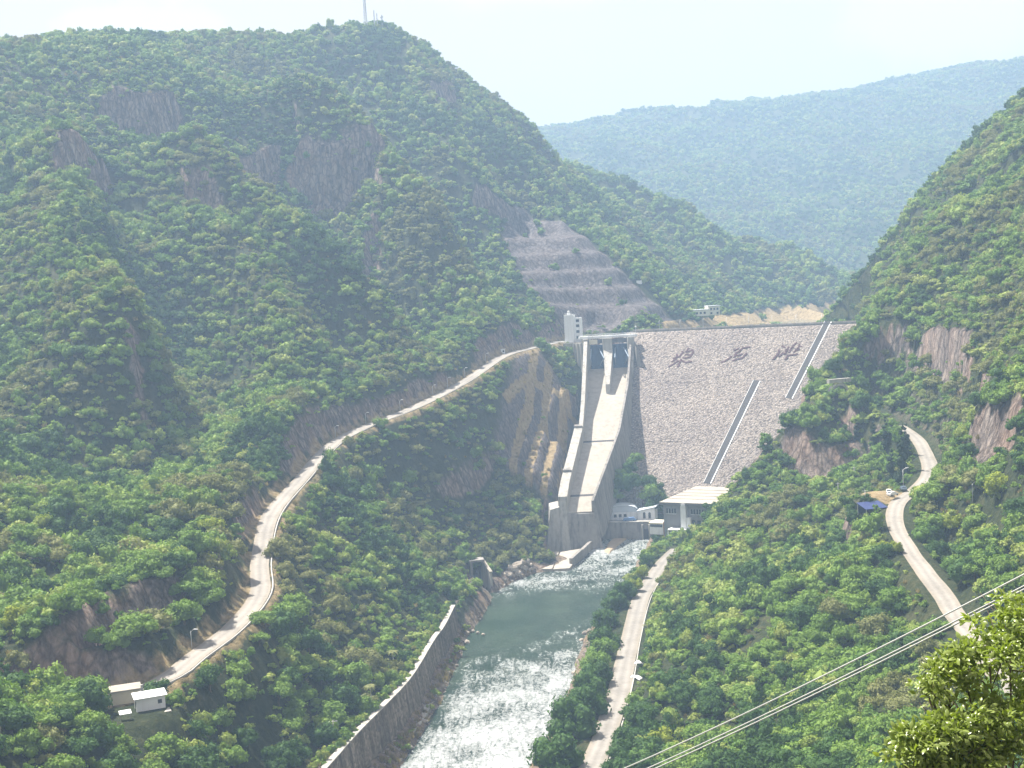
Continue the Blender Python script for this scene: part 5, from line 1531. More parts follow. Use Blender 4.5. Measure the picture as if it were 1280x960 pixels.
# curved-roof shed and gabled house behind it
sp_ = px(762, 650, 673)
sh = empty('curved_roof_shed', (sp_[0], sp_[1], 8.5), 'pale shed with a curved blue-grey roof behind the tailrace wall', 'shed', None, R(-4))
mb = MB(); mb.box((7.2, 4.5, 2.0), (14.4, 9.0, 4.0)); mb.build('wall', M['white'], sh)
mb = MB(); n = 10
for k in range(n):
    a0, a1 = PI * k / n, PI * (k + 1) / n
    x0, x1 = 7.2 - 7.8 * math.cos(a0), 7.2 - 7.8 * math.cos(a1); z0, z1 = 4.02 + 3.4 * math.sin(a0) ** 0.8, 4.02 + 3.4 * math.sin(a1) ** 0.8
    mb.hexa([(x0, -0.5, z0), (x1, -0.5, z1), (x1, 9.5, z1), (x0, 9.5, z0)], [(x0, -0.5, z0 + .25), (x1, -0.5, z1 + .25), (x1, 9.5, z1 + .25), (x0, 9.5, z0 + .25)])
M['roof_blue'] = simple('blue_grey_roof', (0.50, 0.55, 0.60), 0.5, 0.08, 0.4)
mb.build('roof', M['roof_blue'], sh)
gv, gf = [], []
mb = MB(); pts = [(7.2 - 7.2 * math.cos(PI * k / n), 0.0, 4.0 + 3.35 * math.sin(PI * k / n) ** 0.8) for k in range(n + 1)]
mb.add(pts + [(p[0], 0.3, p[2]) for p in pts], [tuple(range(n + 1)), tuple(range(n + 1, 2 * n + 2))[::-1]]); mb.build('gable', M['roof_blue'], sh)
for x in (3.0, 5.6, 8.2):
    m_ = MB(); m_.box((x, -0.03, 2.2), (1.5, 0.14, 1.6)); m_.build('window', M['glass'], sh)
gp = px(797, 650, 668)
gh = empty('gabled_house', (gp[0], gp[1], 8.5), 'white gabled house with two arched windows beside the curved-roof shed', 'house', None, R(-16))
mb = MB(); mb.box((4.6, 4, 2.5), (9.2, 8, 5.0)); mb.build('wall', M['white'], gh)
mb = MB(); mb.hexa([(-.4, -0.5, 4.6), (9.8, -0.5, 6.9), (9.8, 8.5, 6.9), (-.4, 8.5, 4.6)], [(-.4, -0.5, 5.0), (9.8, -.5, 7.3), (9.8, 8.5, 7.3), (-.4, 8.5, 5.0)]); mb.build('roof', M['roof_blue'], gh)
mb = MB(); mb.hexa([(0.1, -0.02, 5.0), (9.1, -0.02, 5.0), (9.1, 0.3, 5.0), (0.1, 0.3, 5.0)], [(0.1, -0.02, 5.02), (9.1, -0.02, 6.85), (9.1, 0.3, 6.85), (0.1, 0.3, 5.02)]); mb.build('gable', M['white'], gh)
for x in (3.6, 6.4):
    m_ = MB(); m_.box((x, -0.05, 2.4), (1.3, 0.16, 2.6)); m_.tube([(x, -0.14, 3.7), (x, 0.05, 3.7)], 0.64, 14); m_.build('window', M['glass'], gh)
bp = px(787, 651, 665)
tk = empty('machinery', (bp[0], bp[1], 9.1), 'blue covered machine parked on the tailrace wall by the shed', 'machine', None, R(-6))
mb = MB(); mb.hexa([(-3.5, -0.9, 0.35), (3.5, -0.9, 0.35), (3.5, 0.9, 0.35), (-3.5, 0.9, 0.35)], [(-3.0, -0.7, 1.5), (2.2, -0.7, 2.0), (2.2, 0.7, 2.0), (-3.0, 0.7, 1.5)]); mb.build('cover', M['blue_panel'], tk)
mb = MB()
for x in (-2.2, 2.2):
    mb.tube([(x, -0.85, 0.4), (x, 0.85, 0.4)], 0.42, 10)
mb.build('wheel', M['rubber'], tk)

# lattice pylon among the trees below the dam
pp = px(798, 628, 686)
py_ = empty('power_pylon', (pp[0], pp[1], 8.4), 'grey lattice pylon among dark trees below the dam', 'pylon')
mb = MB()
def lattice(mb, w0, w1, h, n, r, z0=0.0):
    for sx in (-1, 1):
        for sy in (-1, 1):
            mb.tube([(sx * w0 / 2, sy * w0 / 2, z0), (sx * w1 / 2, sy * w1 / 2, z0 + h)], r, 4)
    for k in range(n):
        a, b = k / n, (k + 1) / n
        wa_, wb_ = (w0 + (w1 - w0) * a) / 2, (w0 + (w1 - w0) * b) / 2
        for s1, s2 in (((-1, -1), (1, -1)), ((1, -1), (1, 1)), ((1, 1), (-1, 1)), ((-1, 1), (-1, -1))):
            mb.tube([(s1[0] * wa_, s1[1] * wa_, z0 + h * a), (s2[0] * wb_, s2[1] * wb_, z0 + h * b)], r * 0.6, 4)
            mb.tube([(s2[0] * wa_, s2[1] * wa_, z0 + h * a), (s1[0] * wb_, s1[1] * wb_, z0 + h * b)], r * 0.6, 4)
            mb.tube([(s1[0] * wb_, s1[1] * wb_, z0 + h * b), (s2[0] * wb_, s2[1] * wb_, z0 + h * b)], r * 0.6, 4)
lattice(mb, 3.6, 1.2, 19.0, 6, 0.16, -0.5); mb.build('mast', M['galv'], py_)
for zz in (14.0, 17.5):
    m_ = MB(); m_.tube([(-3.2, 0, zz), (0, 0, zz + 0.5), (3.2, 0, zz)], 0.15, 5); m_.build('cross_arm', M['galv'], py_)
# ------------------------------------------------------------------ river works
tw_ = wthing('training_wall', WALL[len(WALL) // 2] * [1, 1, 0], 'long dark masonry wall with a pale coping along the left bank', 'wall')
mb = MB(); cp = MB(); ft = MB()
tt = np.gradient(WALL[:, :2], axis=0); tt /= np.linalg.norm(tt, axis=1)[:, None]
for i in range(len(WALL) - 1):
    def pt(j, off, z):      # off > 0 towards the river (left of travel)
        return (WALL[j, 0] - tt[j, 1] * off, WALL[j, 1] + tt[j, 0] * off, z)
    a, b = i, i + 1
    za, zb = WALL[a, 2], WALL[b, 2]
    mb.hexa([pt(a, -1.2, -3), pt(b, -1.2, -3), pt(b, 3.0, -3), pt(a, 3.0, -3)], [pt(a, -1.2, za), pt(b, -1.2, zb), pt(b, 0.9, zb), pt(a, 0.9, za)])
    cp.hexa([pt(a, -0.7, za + .01), pt(b, -0.7, zb + .01), pt(b, 1.0, zb + .01), pt(a, 1.0, za + .01)], [pt(a, -0.7, za + .3), pt(b, -0.7, zb + .3), pt(b, 1.0, zb + .3), pt(a, 1.0, za + .3)])
    if i > 18: ft.hexa([pt(a, 3.01, -1), pt(b, 3.01, -1), pt(b, 5.4, -1), pt(a, 5.4, -1)], [pt(a, 3.01, 1.9), pt(b, 3.01, 1.9), pt(b, 5.2, 1.6), pt(a, 5.2, 1.6)])
mb.build('wall_face', M['masonry'], tw_); cp.build('coping', M['concrete'], tw_); ft.build('footing', M['concrete'], tw_)

def boulder(name, p, s, seed, label, group):
    r = np.random.default_rng(seed)
    v, f = ICO2
    off = r.uniform(0, 50)
    d = 1 + 0.45 * fbm(v[:, 0] * 1.5 + off + v[:, 2], v[:, 1] * 1.5 - v[:, 2] * 0.7, 1.2, 2)
    w = v * d[:, None] * np.array([1, r.uniform(0.6, 0.95), r.uniform(0.5, 0.8)]) * s
    w = np.where(w[:, 2:3] < -0.35 * s, w * [1, 1, 0.3], w)
    me_ = bpy.data.meshes.new(name); me_.from_pydata([tuple(map(float, q)) for q in w], [], f); me_.materials.append(M['boulder'])
    o = link(name, me_); o.location = (p[0], p[1], p[2]); o.rotation_euler = (0, 0, r.uniform(0, 6))
    return tag(o, label, 'boulder', group)
bs = [(628, 725, 2.0), (634, 718, 2.6), (641, 712, 3.0), (648, 708, 3.2), (654, 711, 2.4), (646, 717, 2.6), (638, 727, 1.9), (656, 703, 2.8), (662, 706, 2.0), (630, 732, 1.5), (664, 712, 1.6)]
for i, (u, v, s) in enumerate(bs):
    p = hit(u, v) if ground(*pz(u, v, 0.4)[:2]) > 0.4 else pz(u, v, 0.4); boulder('boulder', p, s, i, 'tan boulder in the pile between tunnel outlet and spillway apron', 'boulders by the spillway apron')
bs = [(583, 792, 1.6), (590, 789, 1.3), (597, 791, 1.0), (578, 800, 1.8), (574, 808, 1.5), (584, 803, 1.2), (569, 816, 1.6), (604, 793, 0.9), (566, 826, 1.3), (571, 832, 1.0), (560, 842, 1.4), (553, 858, 1.2), (546, 872, 1.1), (539, 886, 1.2), (530, 902, 1.3), (541, 866, 1.0), (522, 918, 1.0), (512, 934, 1.2), (500, 950, 1.0)]
for i, (u, v, s) in enumerate(bs):
    p = hit(u, v) if ground(*pz(u, v, 0.3)[:2]) > 0.3 else pz(u, v, 0.3); boulder('boulder', p, s, 40 + i, 'pale boulder at the water edge below the masonry wall', 'boulders below the masonry wall')
bs = [(727, 800, 1.2), (731, 792, 1.4), (737, 788, 1.1), (722, 826, 1.0), (719, 842, 1.2)]
for i, (u, v, s) in enumerate(bs):
    p = hit(u, v) if ground(*pz(u, v, 0.3)[:2]) > 0.3 else pz(u, v, 0.3); boulder('boulder', p, s, 80 + i, 'grey boulder on the right water edge below the row of trees', 'boulders on the right water edge')
# gravel bar below the tailrace wall
p0 = [pz(u, v, 0.0) for u, v in ((752, 690), (758, 678), (770, 668), (792, 668), (786, 674), (772, 684), (758, 698))]
bmx = bmesh.new()
vv = [bmx.verts.new((p[0], p[1], -0.8)) for p in p0]; c = sum(p0) / len(p0)
mid = [bmx.verts.new((p[0] * 0.6 + c[0] * 0.4, p[1] * 0.6 + c[1] * 0.4, 0.75)) for p in p0]
for i in range(len(p0)):
    j = (i + 1) % len(p0); bmx.faces.new((vv[i], vv[j], mid[j], mid[i]))
bmx.faces.new(mid); bmesh.ops.recalc_face_normals(bmx, faces=bmx.faces)
me_ = bpy.data.meshes.new('gravel_bar'); bmx.to_mesh(me_); bmx.free(); me_.materials.append(M['mud'])
tag(link('gravel_bar', me_), kind='structure')
# loose stones on the shore, beyond counting
sv, sf = [], []
r = np.random.default_rng(21)
n_s = 0
while n_s < 900:
    x, y = r.uniform(-60, 50), r.uniform(300, 620)
    d = bil(dW, np.array([x]), np.array([y]))[0]
    if not (-0.8 < d < 5.5): continue
    z = ground(np.array([x]), np.array([y]))[0]
    if z > 3.2 or (x > 0 and y < 560 and r.uniform() < 0.5): continue
    s = 0.2 + 0.55 * r.beta(1.5, 4)
    w = ICO1[0] * (1 + 0.2 * r.standard_normal((len(ICO1[0]), 1))) * np.array([1, 0.8, 0.6]) * s + np.array([x, y, max(z, -0.3)])
    b = len(sv); sv += [tuple(map(float, q)) for q in w]; sf += [tuple(b + i for i in f) for f in ICO1[1]]; n_s += 1
me_ = bpy.data.meshes.new('shore_stones'); me_.from_pydata(sv, [], sf); me_.materials.append(M['boulder'])
tag(link('shore_stones', me_), 'loose pale stones along both water edges', 'stones', None, 'stuff')

# tunnel outlet on the left bank
tp = pz(599, 739, 0)
to = empty('tunnel_outlet', (tp[0], tp[1], 0), 'square dark tunnel outlet with a pale wing wall at the left bank', 'tunnel portal', None, R(14))
mb = MB(); mb.box((0, 5.2, 5.5), (5.0, 0.4, 14)); mb.build('mouth_shade', M['drain_and_shade'], to)  # dark back panel paints the shade of the tunnel's depth
mb = MB(); mb.box((-2.8, 2.6, 5.5), (1.0, 5.6, 15)); mb.build('jamb', M['old_concrete'], to)
mb = MB(); mb.hexa([(2.3, 5.4, -2), (3.4, 5.4, -2), (5.4, -4.5, -2), (4.3, -4.5, -2)], [(2.3, 5.4, 13.2), (3.4, 5.4, 13.2), (5.2, -4.5, 8.6), (4.3, -4.5, 8.6)]); w = mb.build('wing_wall', M['concrete'], to)
mb = MB(); mb.hexa([(2.1, 5.4, 13.22), (3.6, 5.4, 13.22), (5.4, -4.7, 8.62), (4.1, -4.7, 8.62)], [(2.1, 5.4, 13.8), (3.6, 5.4, 13.8), (5.4, -4.7, 9.2), (4.1, -4.7, 9.2)]); mb.build('coping', M['chute'], w)
mb = MB(); mb.box((-0.2, 2.8, 13.4), (6.6, 6.2, 0.9)); mb.build('lintel', M['old_concrete'], to)
# road tunnel in the right cliff
rp_ = px(1050, 505, 574)
rt2 = empty('road_tunnel', (rp_[0], rp_[1], ground(rp_[0], rp_[1]) - 0.5), 'dark arched road tunnel mouth with a grey lintel in the right cliff', 'tunnel portal', None, R(22))
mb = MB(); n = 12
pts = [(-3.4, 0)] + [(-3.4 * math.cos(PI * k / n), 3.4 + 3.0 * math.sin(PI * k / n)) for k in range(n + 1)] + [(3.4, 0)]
mb.add([(a, -0.3, b) for a, b in pts] + [(a, 4.0, b) for a, b in pts], [tuple(range(len(pts)))] + [(i, i + 1, len(pts) + i + 1, len(pts) + i) for i in range(len(pts) - 1)]); mb.build('mouth_shade', M['drain_and_shade'], rt2)  # closed arch face coloured dark for the unlit inside of the tunnel
mb = MB(); out = [(-4.4, 0)] + [(-4.4 * math.cos(PI * k / n), 3.4 + 4.0 * math.sin(PI * k / n)) for k in range(n + 1)] + [(4.4, 0)]
mb.add([(a, -0.6, b) for a, b in pts] + [(a, -0.6, b) for a, b in out], [(i, i + 1, len(pts) + i + 1, len(pts) + i) for i in range(len(pts) - 1)]); mb.build('arch_ring', M['concrete'], rt2)
mb = MB(); mb.box((0, 0.2, 8.6), (11.5, 2.0, 1.7)); mb.build('lintel', M['concrete'], rt2)

# ------------------------------------------------------------------ lamps along the mountain road
def on_road(path, u):
    pu_, pv_q, _ = project(path)
    i = int(np.argmin(np.abs(pu_ - u) + np.where(pv_q > 860, 500, 0)))
    t = path[min(i + 1, len(path) - 1)] - path[max(i - 1, 0)]; t = t[:2] / np.linalg.norm(t[:2])
    return path[i], np.array([t[1], -t[0]])
for i, u in enumerate((258, 428, 465, 506, 549, 568, 589, 614, 676)):
    p, nr = on_road(ROAD_L, u)
    q = p[:2] + nr * 3.55
    lamp_post('street_lamp', (q[0], q[1], p[2] - 0.1), 4.8, 1.3, math.atan2(-nr[1], -nr[0]), '%s lamp post up the mountain road, counting from the white hut' % ORD[i], 'lamp posts on the mountain road')
p, nr = on_road(ROAD_L, 640)
q = p[:2] + nr * 5.0
ks = empty('roadside_kiosk', (q[0], q[1], p[2] - 0.2), 'small white kiosk on the uphill side of the mountain road near the dam', 'kiosk', None, 0.3)
mb = MB(); mb.box((0, 0, 1.3), (2.4, 2.2, 2.6)); mb.build('wall', M['white'], ks)
mb = MB(); mb.box((0, 0, 2.72), (3.0, 2.8, 0.22)); mb.build('roof', M['white'], ks)
mb = MB(); mb.box((0.2, -1.1, 1.5), (1.1, 0.12, 1.0)); mb.build('window', M['glass'], ks)

# ------------------------------------------------------------------ huts at lower left
hl_ = HUT
ht = empty('white_hut', (hl_[0] - 2.6, hl_[1] - 1.0, ground(hl_[0] - 2.6, hl_[1] - 1)), 'small white hut with dark door and sloping pale roof beside the road end', 'hut', None, R(24))
mb = MB(); mb.hexa([(0, 0, -.5), (6.4, 0, -.5), (6.4, 3.4, -.5), (0, 3.4, -.5)], [(0, 0, 2.9), (6.4, 0, 2.9), (6.4, 3.4, 3.3), (0, 3.4, 3.3)]); mb.build('wall', M['white'], ht)
mb = MB(); mb.hexa([(-.5, -.4, 2.92), (6.9, -.4, 2.92), (6.9, 3.8, 3.4), (-.5, 3.8, 3.4)], [(-.5, -.4, 3.08), (6.9, -.4, 3.08), (6.9, 3.8, 3.56), (-.5, 3.8, 3.56)]); mb.build('roof', M['sheet_white'], ht)
mb = MB(); mb.box((-0.02, 1.5, 1.05), (0.14, 0.95, 2.1)); mb.build('door', M['glass'], ht)
mb = MB(); mb.box((5.2, -0.02, 1.7), (0.9, 0.14, 0.9)); mb.build('window', M['glass'], ht)
mb = MB(); mb.box((3.2, -1.6, -0.3), (8.0, 2.9, 0.5)); mb.build('terrace', M['concrete'], ht)
th_ = px(155, 866, 298)
t2 = empty('flat_roofed_hut', (th_[0], th_[1], ground(th_[0], th_[1])), 'tan flat-roofed hut with bare roof behind the white hut', 'hut', None, R(20))
mb = MB(); mb.box((0, 0, 1.2), (7.0, 4.6, 3.6)); mb.build('wall', M['cream'], t2)
mb = MB(); mb.box((0, 0, 3.15), (7.8, 5.4, 0.3)); mb.build('roof', M['roof'], t2)
mb = MB(); mb.box((3.52, 0.4, 1.4), (0.12, 1.2, 1.2)); mb.build('window', M['glass'], t2)
mb = MB(); mb.tube([(3.9, -2.6, -0.5), (3.9, -2.6, 4.0)], 0.28, 8); mb.build('flue', M['pole'], t2)
lp = px(156, 886, 284)
ln = empty('lean_to', (lp[0], lp[1], ground(lp[0], lp[1])), 'low white lean-to roof at the door of the white hut', 'shelter', None, R(24))
mb = MB(); mb.hexa([(-1.3, -.9, 1.5), (1.3, -.9, 1.5), (1.3, .9, 1.9), (-1.3, .9, 1.9)], [(-1.3, -.9, 1.6), (1.3, -.9, 1.6), (1.3, .9, 2.0), (-1.3, .9, 2.0)]); mb.build('roof', M['sheet_white'], ln)
for sx in (-1.1, 1.1):
    mb = MB(); mb.tube([(sx, -.7, -.5), (sx, -.7, 1.54)], 0.06, 6); mb.build('post', M['pole'], ln)
    mb = MB(); mb.tube([(sx, .7, -.5), (sx, .7, 1.84)], 0.06, 6); mb.build('post', M['pole'], ln)

# ------------------------------------------------------------------ by the hillside road
def car(name, loc, rz, mat, label):
    t = empty(name, loc, label, 'car', None, rz)
    prof = [(-2.1, .35), (2.1, .35), (2.15, .75), (1.25, .95), (0.65, 1.45), (-1.2, 1.48), (-1.85, 1.0), (-2.15, .9)]
    mb = MB(); n = len(prof)
    mb.add([(a, -.85 if b < 1.1 else -.7, b) for a, b in prof] + [(a, .85 if b < 1.1 else .7, b) for a, b in prof], [tuple(range(n)), tuple(range(n, 2 * n))[::-1]] + [(i, (i + 1) % n, n + (i + 1) % n, n + i) for i in range(n)])
    mb.build('body', mat, t)
    mb = MB()
    for s in (-1, 1): mb.add([(1.05, s * .80, 1.0), (0.6, s * .725, 1.38), (-1.15, s * .725, 1.40), (-1.6, s * .80, 1.0)], [(0, 1, 2, 3)])
    mb.add([(1.22, -.72, 1.0), (1.22, .72, 1.0), (.72, .64, 1.42), (.72, -.64, 1.42)], [(0, 1, 2, 3)]); mb.add([(-1.84, -.7, 1.05), (-1.84, .7, 1.05), (-1.28, .62, 1.45), (-1.28, -.62, 1.45)], [(0, 1, 2, 3)])
    mb.build('windows', M['glass'], t)
    bpy.data.objects[t.children[-1].name].name = 'glazing'
    for x in (-1.3, 1.3):
        for s in (-1, 1):
            mb = MB(); mb.tube([(x, s * .68, .33), (x, s * .88, .33)], .33, 12); mb.build('wheel', M['rubber'], t)
    return t
p, nr = on_road(ROAD_R, 1126)
def near_road(u, v, D):
    q = px(u, v, D); return q
q = px(1111, 612, 447); 
car('car', (q[0], q[1], 53.62), R(75), M['car_white'], 'white car with dark windscreen parked beside the blue awning')
q2 = px(1116, 620, 442); car('car', (q2[0], q2[1], 53.6), R(30), M['car_white'], 'white car nosing onto the hillside road, nearer of the white pair')
q3 = px(1129, 606, 452); car('car', (q3[0], q3[1], 53.65), R(85), M['car_blue'], 'dark steel-blue car parked under the lamp by the hillside road')
aw = hit(1090, 646)
ab = empty('blue_awning', (aw[0], aw[1], ground(aw[0], aw[1])), 'blue sheet-roofed awning left of the hillside road', 'awning', None, R(14))
mb = MB(); mb.hexa([(-4.2, -3.6, 2.2), (4.0, -3.6, 2.2), (4.0, 2.6, 3.6), (-4.2, 2.6, 3.6)], [(-4.2, -3.6, 2.32), (4.0, -3.6, 2.32), (4.0, 2.6, 3.72), (-4.2, 2.6, 3.72)]); mb.build('roof', M['blue_sheet'], ab)
for sx in (-3.9, 3.7):
    for sy, hh in ((-3.3, 2.25), (2.3, 3.5)):
        mb = MB(); mb.tube([(sx, sy, -4.0 if sy < 0 else -0.5), (sx, sy, hh)], 0.09, 6); mb.build('post', M['galv'], ab)
mb = MB(); mb.box((0, 2.4, 1.5), (7.6, 0.15, 3.0)); mb.build('back_panel', M['blue_sheet'], ab)
def pole_thing(u, v, D, h, label, arms=True, group=None):
    p = hit(u, v); z = ground(p[0], p[1])
    t = empty('utility_pole', (p[0], p[1], z), label, 'utility pole', group, R(20))
    mb = MB(); mb.tube([(0, 0, -0.6), (0, 0, h + p[2] - z)], [0.17, 0.11], 8); mb.build('pole', M['pole'], t, True)
    if arms:
        mb = MB(); mb.box((0, 0, h + p[2] - z - 0.4), (2.4, 0.14, 0.16)); mb.build('cross_arm', M['galv'], t)
    return t
pole_thing(1082, 637, 436, 6.8, 'pale utility pole with cross arm in front of the blue awning')
pole_thing(1068, 600, 462, 5.4, 'short pale utility pole left of the parked cars')
pole_thing(1048, 622, 455, 6.0, 'pale utility pole furthest left of the hillside road, half hidden by trees')
pole_thing(418, 930, 322, 6.5, 'white utility pole among trees above the masonry wall')
p = px(1129, 603, 456); lamp_post('street_lamp', (p[0], p[1], ground(p[0], p[1])), 7.0, 1.7, 0.3, 'lamp post behind the dark parked car on the hillside road', None)
p = hit(1216, 632); lamp_post('street_lamp', (p[0], p[1], ground(p[0], p[1])), 6.0, 1.7, 0.5, 'lamp post among trees right of the hillside road', None)
# white sheeting beside the riverside road
for u, v, s, lb in ((808, 833, 3.0, 'large crumpled white sheeting beside the riverside road'), (797, 849, 1.8, 'smaller white sheeting just below the large one by the road')):
    p = hit(u, v)
    z = ground(p[0], p[1])
    nq = 9
    gx_, gy2 = np.meshgrid(np.linspace(-1, 1, nq), np.linspace(-1, 1, nq))
    hz_ = 0.5 * s * (1 - 0.45 * (gx_ ** 2 + gy2 ** 2)) + 0.12 * s * fbm(gx_ + u, gy2, 0.7, 2)
    hz_ = np.maximum(hz_, 0.02)
    top = grid_mesh('white_sheeting', gx_ * s * (0.62 + 0.1 * gy2), gy2 * s * 1.3, hz_ + 0.05)
    top.materials.append(M['sheet_white'])
    o = link('white_sheeting', top); o.location = (p[0], p[1], z); o.rotation_euler = (0, 0, 0.5)
    md = o.modifiers.new('thickness', 'SOLIDIFY'); md.thickness = 0.06
    tag(o, lb, 'sheeting', 'white sheeting by the riverside road')

# thin-stemmed palm-like trees above the masonry wall
for u, v, D, h, lb in ((493, 853, 404, 6.5, 'thin-stemmed palm-like tree above the middle of the masonry wall'), (465, 894, 366, 6.5, 'thin-stemmed palm-like tree above the lower masonry wall')):
    p = px(u, v, D); z = ground(p[0], p[1])
    t = empty('palm_tree', (p[0], p[1], z), lb, 'palm tree')
    H_ = h + max(0, p[2] - z)
    mb = MB(); mb.tube([(0, 0, -.4), (.1, 0, H_ * .5), (0, .1, H_)], [.16, .13, .11], 7); mb.build('trunk', M['pole'], t, True)
    mb = MB(); r = np.random.default_rng(int(u))
    for k in range(15):
        a = 2 * PI * k / 15 + r.uniform(-.2, .2); L_ = r.uniform(1.7, 2.6); prev = None
        for j in range(5):
            s_ = j / 4; c = np.array([math.cos(a) * L_ * s_, math.sin(a) * L_ * s_, H_ + 0.9 * math.sin(s_ * 2.4) - 0.9 * s_ * s_])
            w = np.array([-math.sin(a), math.cos(a), 0]) * (0.42 * math.sin(PI * (0.12 + 0.85 * s_)))
            cur_ = (c - w, c + w)
            if prev: mb.quad(prev[0], prev[1], cur_[1], cur_[0])
            prev = cur_
    mb.build('crown', M['leaf_olive'], t, False, False)

# ------------------------------------------------------------------ beyond the dam
cb_ = hit(866, 396, 840)
cz_ = ground(cb_[0], cb_[1])
cb = empty('crest_building', (cb_[0], cb_[1], min(cz_, cb_[2])), 'cream two-part building on the far bank behind the dam crest', 'building', None, R(12))
hh0 = max(0.0, cb_[2] - min(cz_, cb_[2]))
mb = MB(); mb.box((6.5, 3, 2.4 + hh0 / 2), (12, 7, 4.4 + hh0)); mb.build('wall', M['cream'], cb)
mb = MB(); mb.box((16.4, 3.4, 3.6 + hh0 / 2), (9.0, 7, 6.4 + hh0)); mb.build('wall', M['cream'], cb)
mb = MB(); mb.box((6.3, 3, 4.8 + hh0), (13, 8, 0.5)); mb.build('roof', M['white'], cb)
mb = MB(); mb.box((16.6, 3.4, 7.1 + hh0), (9.8, 7.8, 0.5)); mb.build('roof', M['white'], cb)
for x, z in ((3, 2.4), (6, 2.4), (9, 2.4), (14.2, 4.8), (16.6, 4.8), (19, 4.8), (14.2, 1.8), (19, 1.8)):
    mb = MB(); mb.box((x, -0.54 if x < 12 else -0.14, z + hh0), (1.5, 0.16, 1.5)); mb.build('window', M['glass'], cb)
sb = hit(799, 356, 840); zz = min(ground(sb[0], sb[1]), sb[2])
si = empty('notice_board', (sb[0], sb[1], zz), 'small white notice board on the benches above the dam', 'notice board', None, 0.2)
mb = MB(); mb.box((0, 0, 1.8 + sb[2] - zz), (4.0, 0.25, 2.6)); mb.build('panel', M['sheet_white'], si)
for sx in (-1.5, 1.5):
    mb = MB(); mb.tube([(sx, 0.2, -0.5), (sx, 0.2, 2.8 + sb[2] - zz)], 0.12, 6); mb.build('post', M['galv'], si)
# masts on the left summit
for u, v, hpx, w0, w1, lb, nm in ((457.5, 37, 48, 2.6, 0.9, 'tall lattice mast on the left summit', 'lattice_mast'), (468.5, 36, 23, 0.8, 0.4, 'thin mast right of the tall lattice mast on the summit', 'antenna_mast'), (472, 36, 19, 0.7, 0.4, 'short thin mast in the middle of the three small summit masts', 'antenna_mast'), (478, 36, 17, 0.7, 0.5, 'shortest mast with a drum head at the right end of the summit', 'antenna_mast')):
    p = px(u, v, 1128); z = ground(p[0], p[1]); h = hpx * 1128 / FPX + (p[2] - z)
    t = empty(nm, (p[0], p[1], z), lb, 'mast', None, 0.4)
    mb = MB(); lattice(mb, w0, w1, h + 1, 14 if w0 > 2 else 8, 0.16 if w0 > 2 else 0.10, -1); mb.build('mast_frame', M['galv'], t)
    if u > 475:
        mb = MB(); mb.tube([(0, -.8, h - 2), (0, .8, h - 2)], 1.1, 12); mb.build('drum_antenna', M['galv'], t)
    elif w0 > 2:
        mb = MB(); mb.tube([(0, 0, h), (0, 0, h + 6)], 0.12, 6); mb.build('spike', M['galv'], t)

# ------------------------------------------------------------------ overhead lines across the right slope
ends = [((590, 1035, 150), (1420, 645, 62)), ((592, 1046, 150), (1420, 660, 62)), ((594, 1050, 150), (1420, 664, 62.8))]
pa = px(592, 1046, 150); pb = px(1420, 655, 62)
for i, (a, b) in enumerate(ends):
    A, B = px(*a), px(*b)
    pts = []
    for k in range(41):
        s_ = k / 40; c = A + (B - A) * s_; c = c - np.array([0, 0, 1.1 * 4 * s_ * (1 - s_)]); pts.append(c)
    mb = MB(); mb.tube(pts, [0.045 + 0.035 * (1 - k / 40) for k in range(41)], 6)
    o = mb.build('power_cable', M['cable'], None, True)
    tag(o, ('upper overhead cable crossing the right slope, apart from the lower pair', 'middle overhead cable, upper one of the lower pair across the right slope', 'lowest overhead cable across the right slope')[i], 'power cable', 'overhead cables over the right slope')
for p, lb in ((pa, 'concrete pole carrying the cables at their lower valley end'), (pb, 'concrete pole carrying the cables at their uphill end')):
    z = ground(p[0], p[1])
    t = empty('cable_pole', (p[0], p[1], z), lb, 'utility pole', None, math.atan2(*(pb - pa)[:2][::-1]))
    mb = MB(); mb.tube([(0, 0, -1), (0, 0, p[2] - z + 1.5)], [0.26, 0.16], 10); mb.build('pole', M['pole'], t, True)
    mb = MB(); mb.box((0, 0, p[2] - z + 0.5), (0.2, 2.4, 0.2)); mb.build('cross_arm', M['galv'], t)

# ------------------------------------------------------------------ the leafy tree close by at lower right
r = np.random.default_rng(77)
base = px(1268, 1075, 24.0); gz = ground(base[0], base[1])
ft_ = empty('near_tree', (base[0], base[1], gz), 'sunlit glossy-leaved tree close by in the lower right corner', 'tree')
loc0 = np.array([base[0], base[1], gz])
CL = [(1262, 800, 24, 52), (1236, 826, 23.6, 44), (1206, 836, 23.3, 34), (1178, 852, 23.2, 30), (1160, 868, 23.0, 16), (1205, 872, 23.6, 40), (1252, 868, 24.2, 52), (1292, 790, 24.6, 50), (1300, 850, 24.6, 60),
      (1215, 916, 22.6, 36), (1178, 924, 22.4, 34), (1148, 938, 22.2, 30), (1128, 948, 22.0, 16), (1160, 960, 22.2, 40), (1200, 950, 22.5, 44), (1250, 925, 23.0, 48), (1285, 910, 23.6, 50), (1250, 975, 22.6, 56), (1200, 990, 22.4, 50), (1150, 990, 22.0, 34), (1300, 960, 23, 60)]
tips = []
lv, lf = [], []
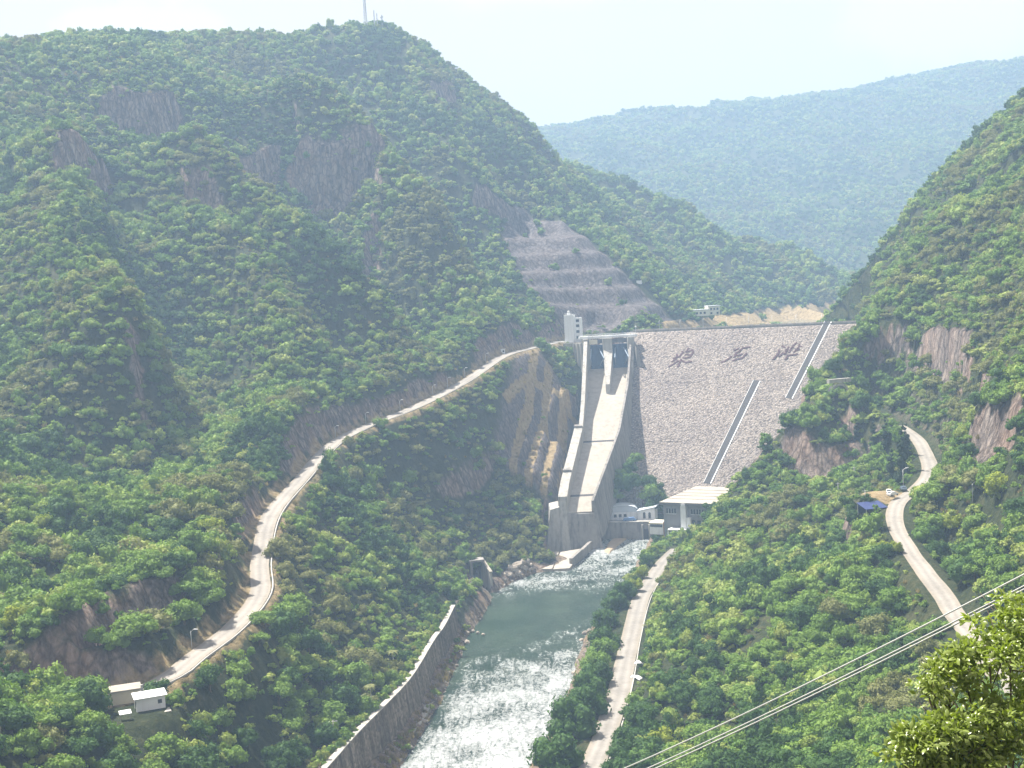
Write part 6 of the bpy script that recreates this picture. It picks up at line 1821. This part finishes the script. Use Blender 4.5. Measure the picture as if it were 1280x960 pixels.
for (u, v, D, rp_x) in CL:
    c = px(u, v, D); rad = rp_x * D / FPX
    tips.append((c - loc0, rad))
    nl = int(330 * (rp_x / 40) ** 2)
    subs = []
    for k in range(max(3, int(9 * rp_x / 40))):
        d = r.standard_normal(3); d /= np.linalg.norm(d)
        if d[2] < -0.3: d[2] *= -1
        subs.append((c + d * rad * r.uniform(0.55, 1.0), r.uniform(0.20, 0.34)))
    for k in range(int(len(subs) * 52)):
        sc0, sr0 = subs[k % len(subs)]
        d = r.standard_normal(3); d /= np.linalg.norm(d)
        if d[2] < 0 and r.uniform() < 0.6: d[2] *= -1
        p = sc0 + d * sr0 * r.uniform(0.25, 1.05) * np.array([1, 1, 0.6])
        # leaves hang in loose whorls, blades tipped outwards and a little down
        ax_ = d * 0.8 + r.standard_normal(3) * 0.55 + np.array([0, 0, -0.15]); ax_ /= np.linalg.norm(ax_)
        nn = np.array([0, 0, 1.0]) + 0.75 * r.standard_normal(3) + d * 0.5; nn -= ax_ * (nn @ ax_); nn /= np.linalg.norm(nn)
        sd = np.cross(ax_, nn); L_ = r.uniform(0.085, 0.165); w = L_ * r.uniform(0.22, 0.30)
        q = p - loc0
        b = len(lv)
        lv += [q, q + ax_ * L_ * 0.35 + sd * w - nn * 0.008, q + ax_ * L_ * 0.75 + sd * w * 0.8 - nn * 0.012, q + ax_ * L_ * 1.1 - nn * 0.03, q + ax_ * L_ * 0.75 - sd * w * 0.8 - nn * 0.012, q + ax_ * L_ * 0.35 - sd * w - nn * 0.008, q + ax_ * L_ * 0.5 + nn * 0.012]
        for i in range(6): lf.append((b + i, b + (i + 1) % 6, b + 6))
me_ = bpy.data.meshes.new('crown'); me_.from_pydata([tuple(map(float, q)) for q in lv], [], lf); me_.materials.append(M['leaf_near'])
me_.polygons.foreach_set('use_smooth', [True] * len(me_.polygons))
link('crown', me_, ft_)
mb = MB(); fork = np.array([0.0, 0.0, tips[6][0][2] * 0.55])
mb.tube([(0, 0, -.6), (0.05, 0.05, fork[2] * 0.5), fork], [.17, .14, .11], 9)
for t_, rad in tips:
    mid_ = fork * 0.45 + t_ * 0.55 + np.array([0, 0, -0.25])
    mb.tube([fork, mid_, t_], [.055, .035, .012], 6)
    for k in range(5):
        e = t_ + r.standard_normal(3) * rad * 0.55
        mb.tube([t_ * 0.8 + mid_ * 0.2, e], [.016, .005], 4)
mb.build('trunk', M['wood'], ft_, True)
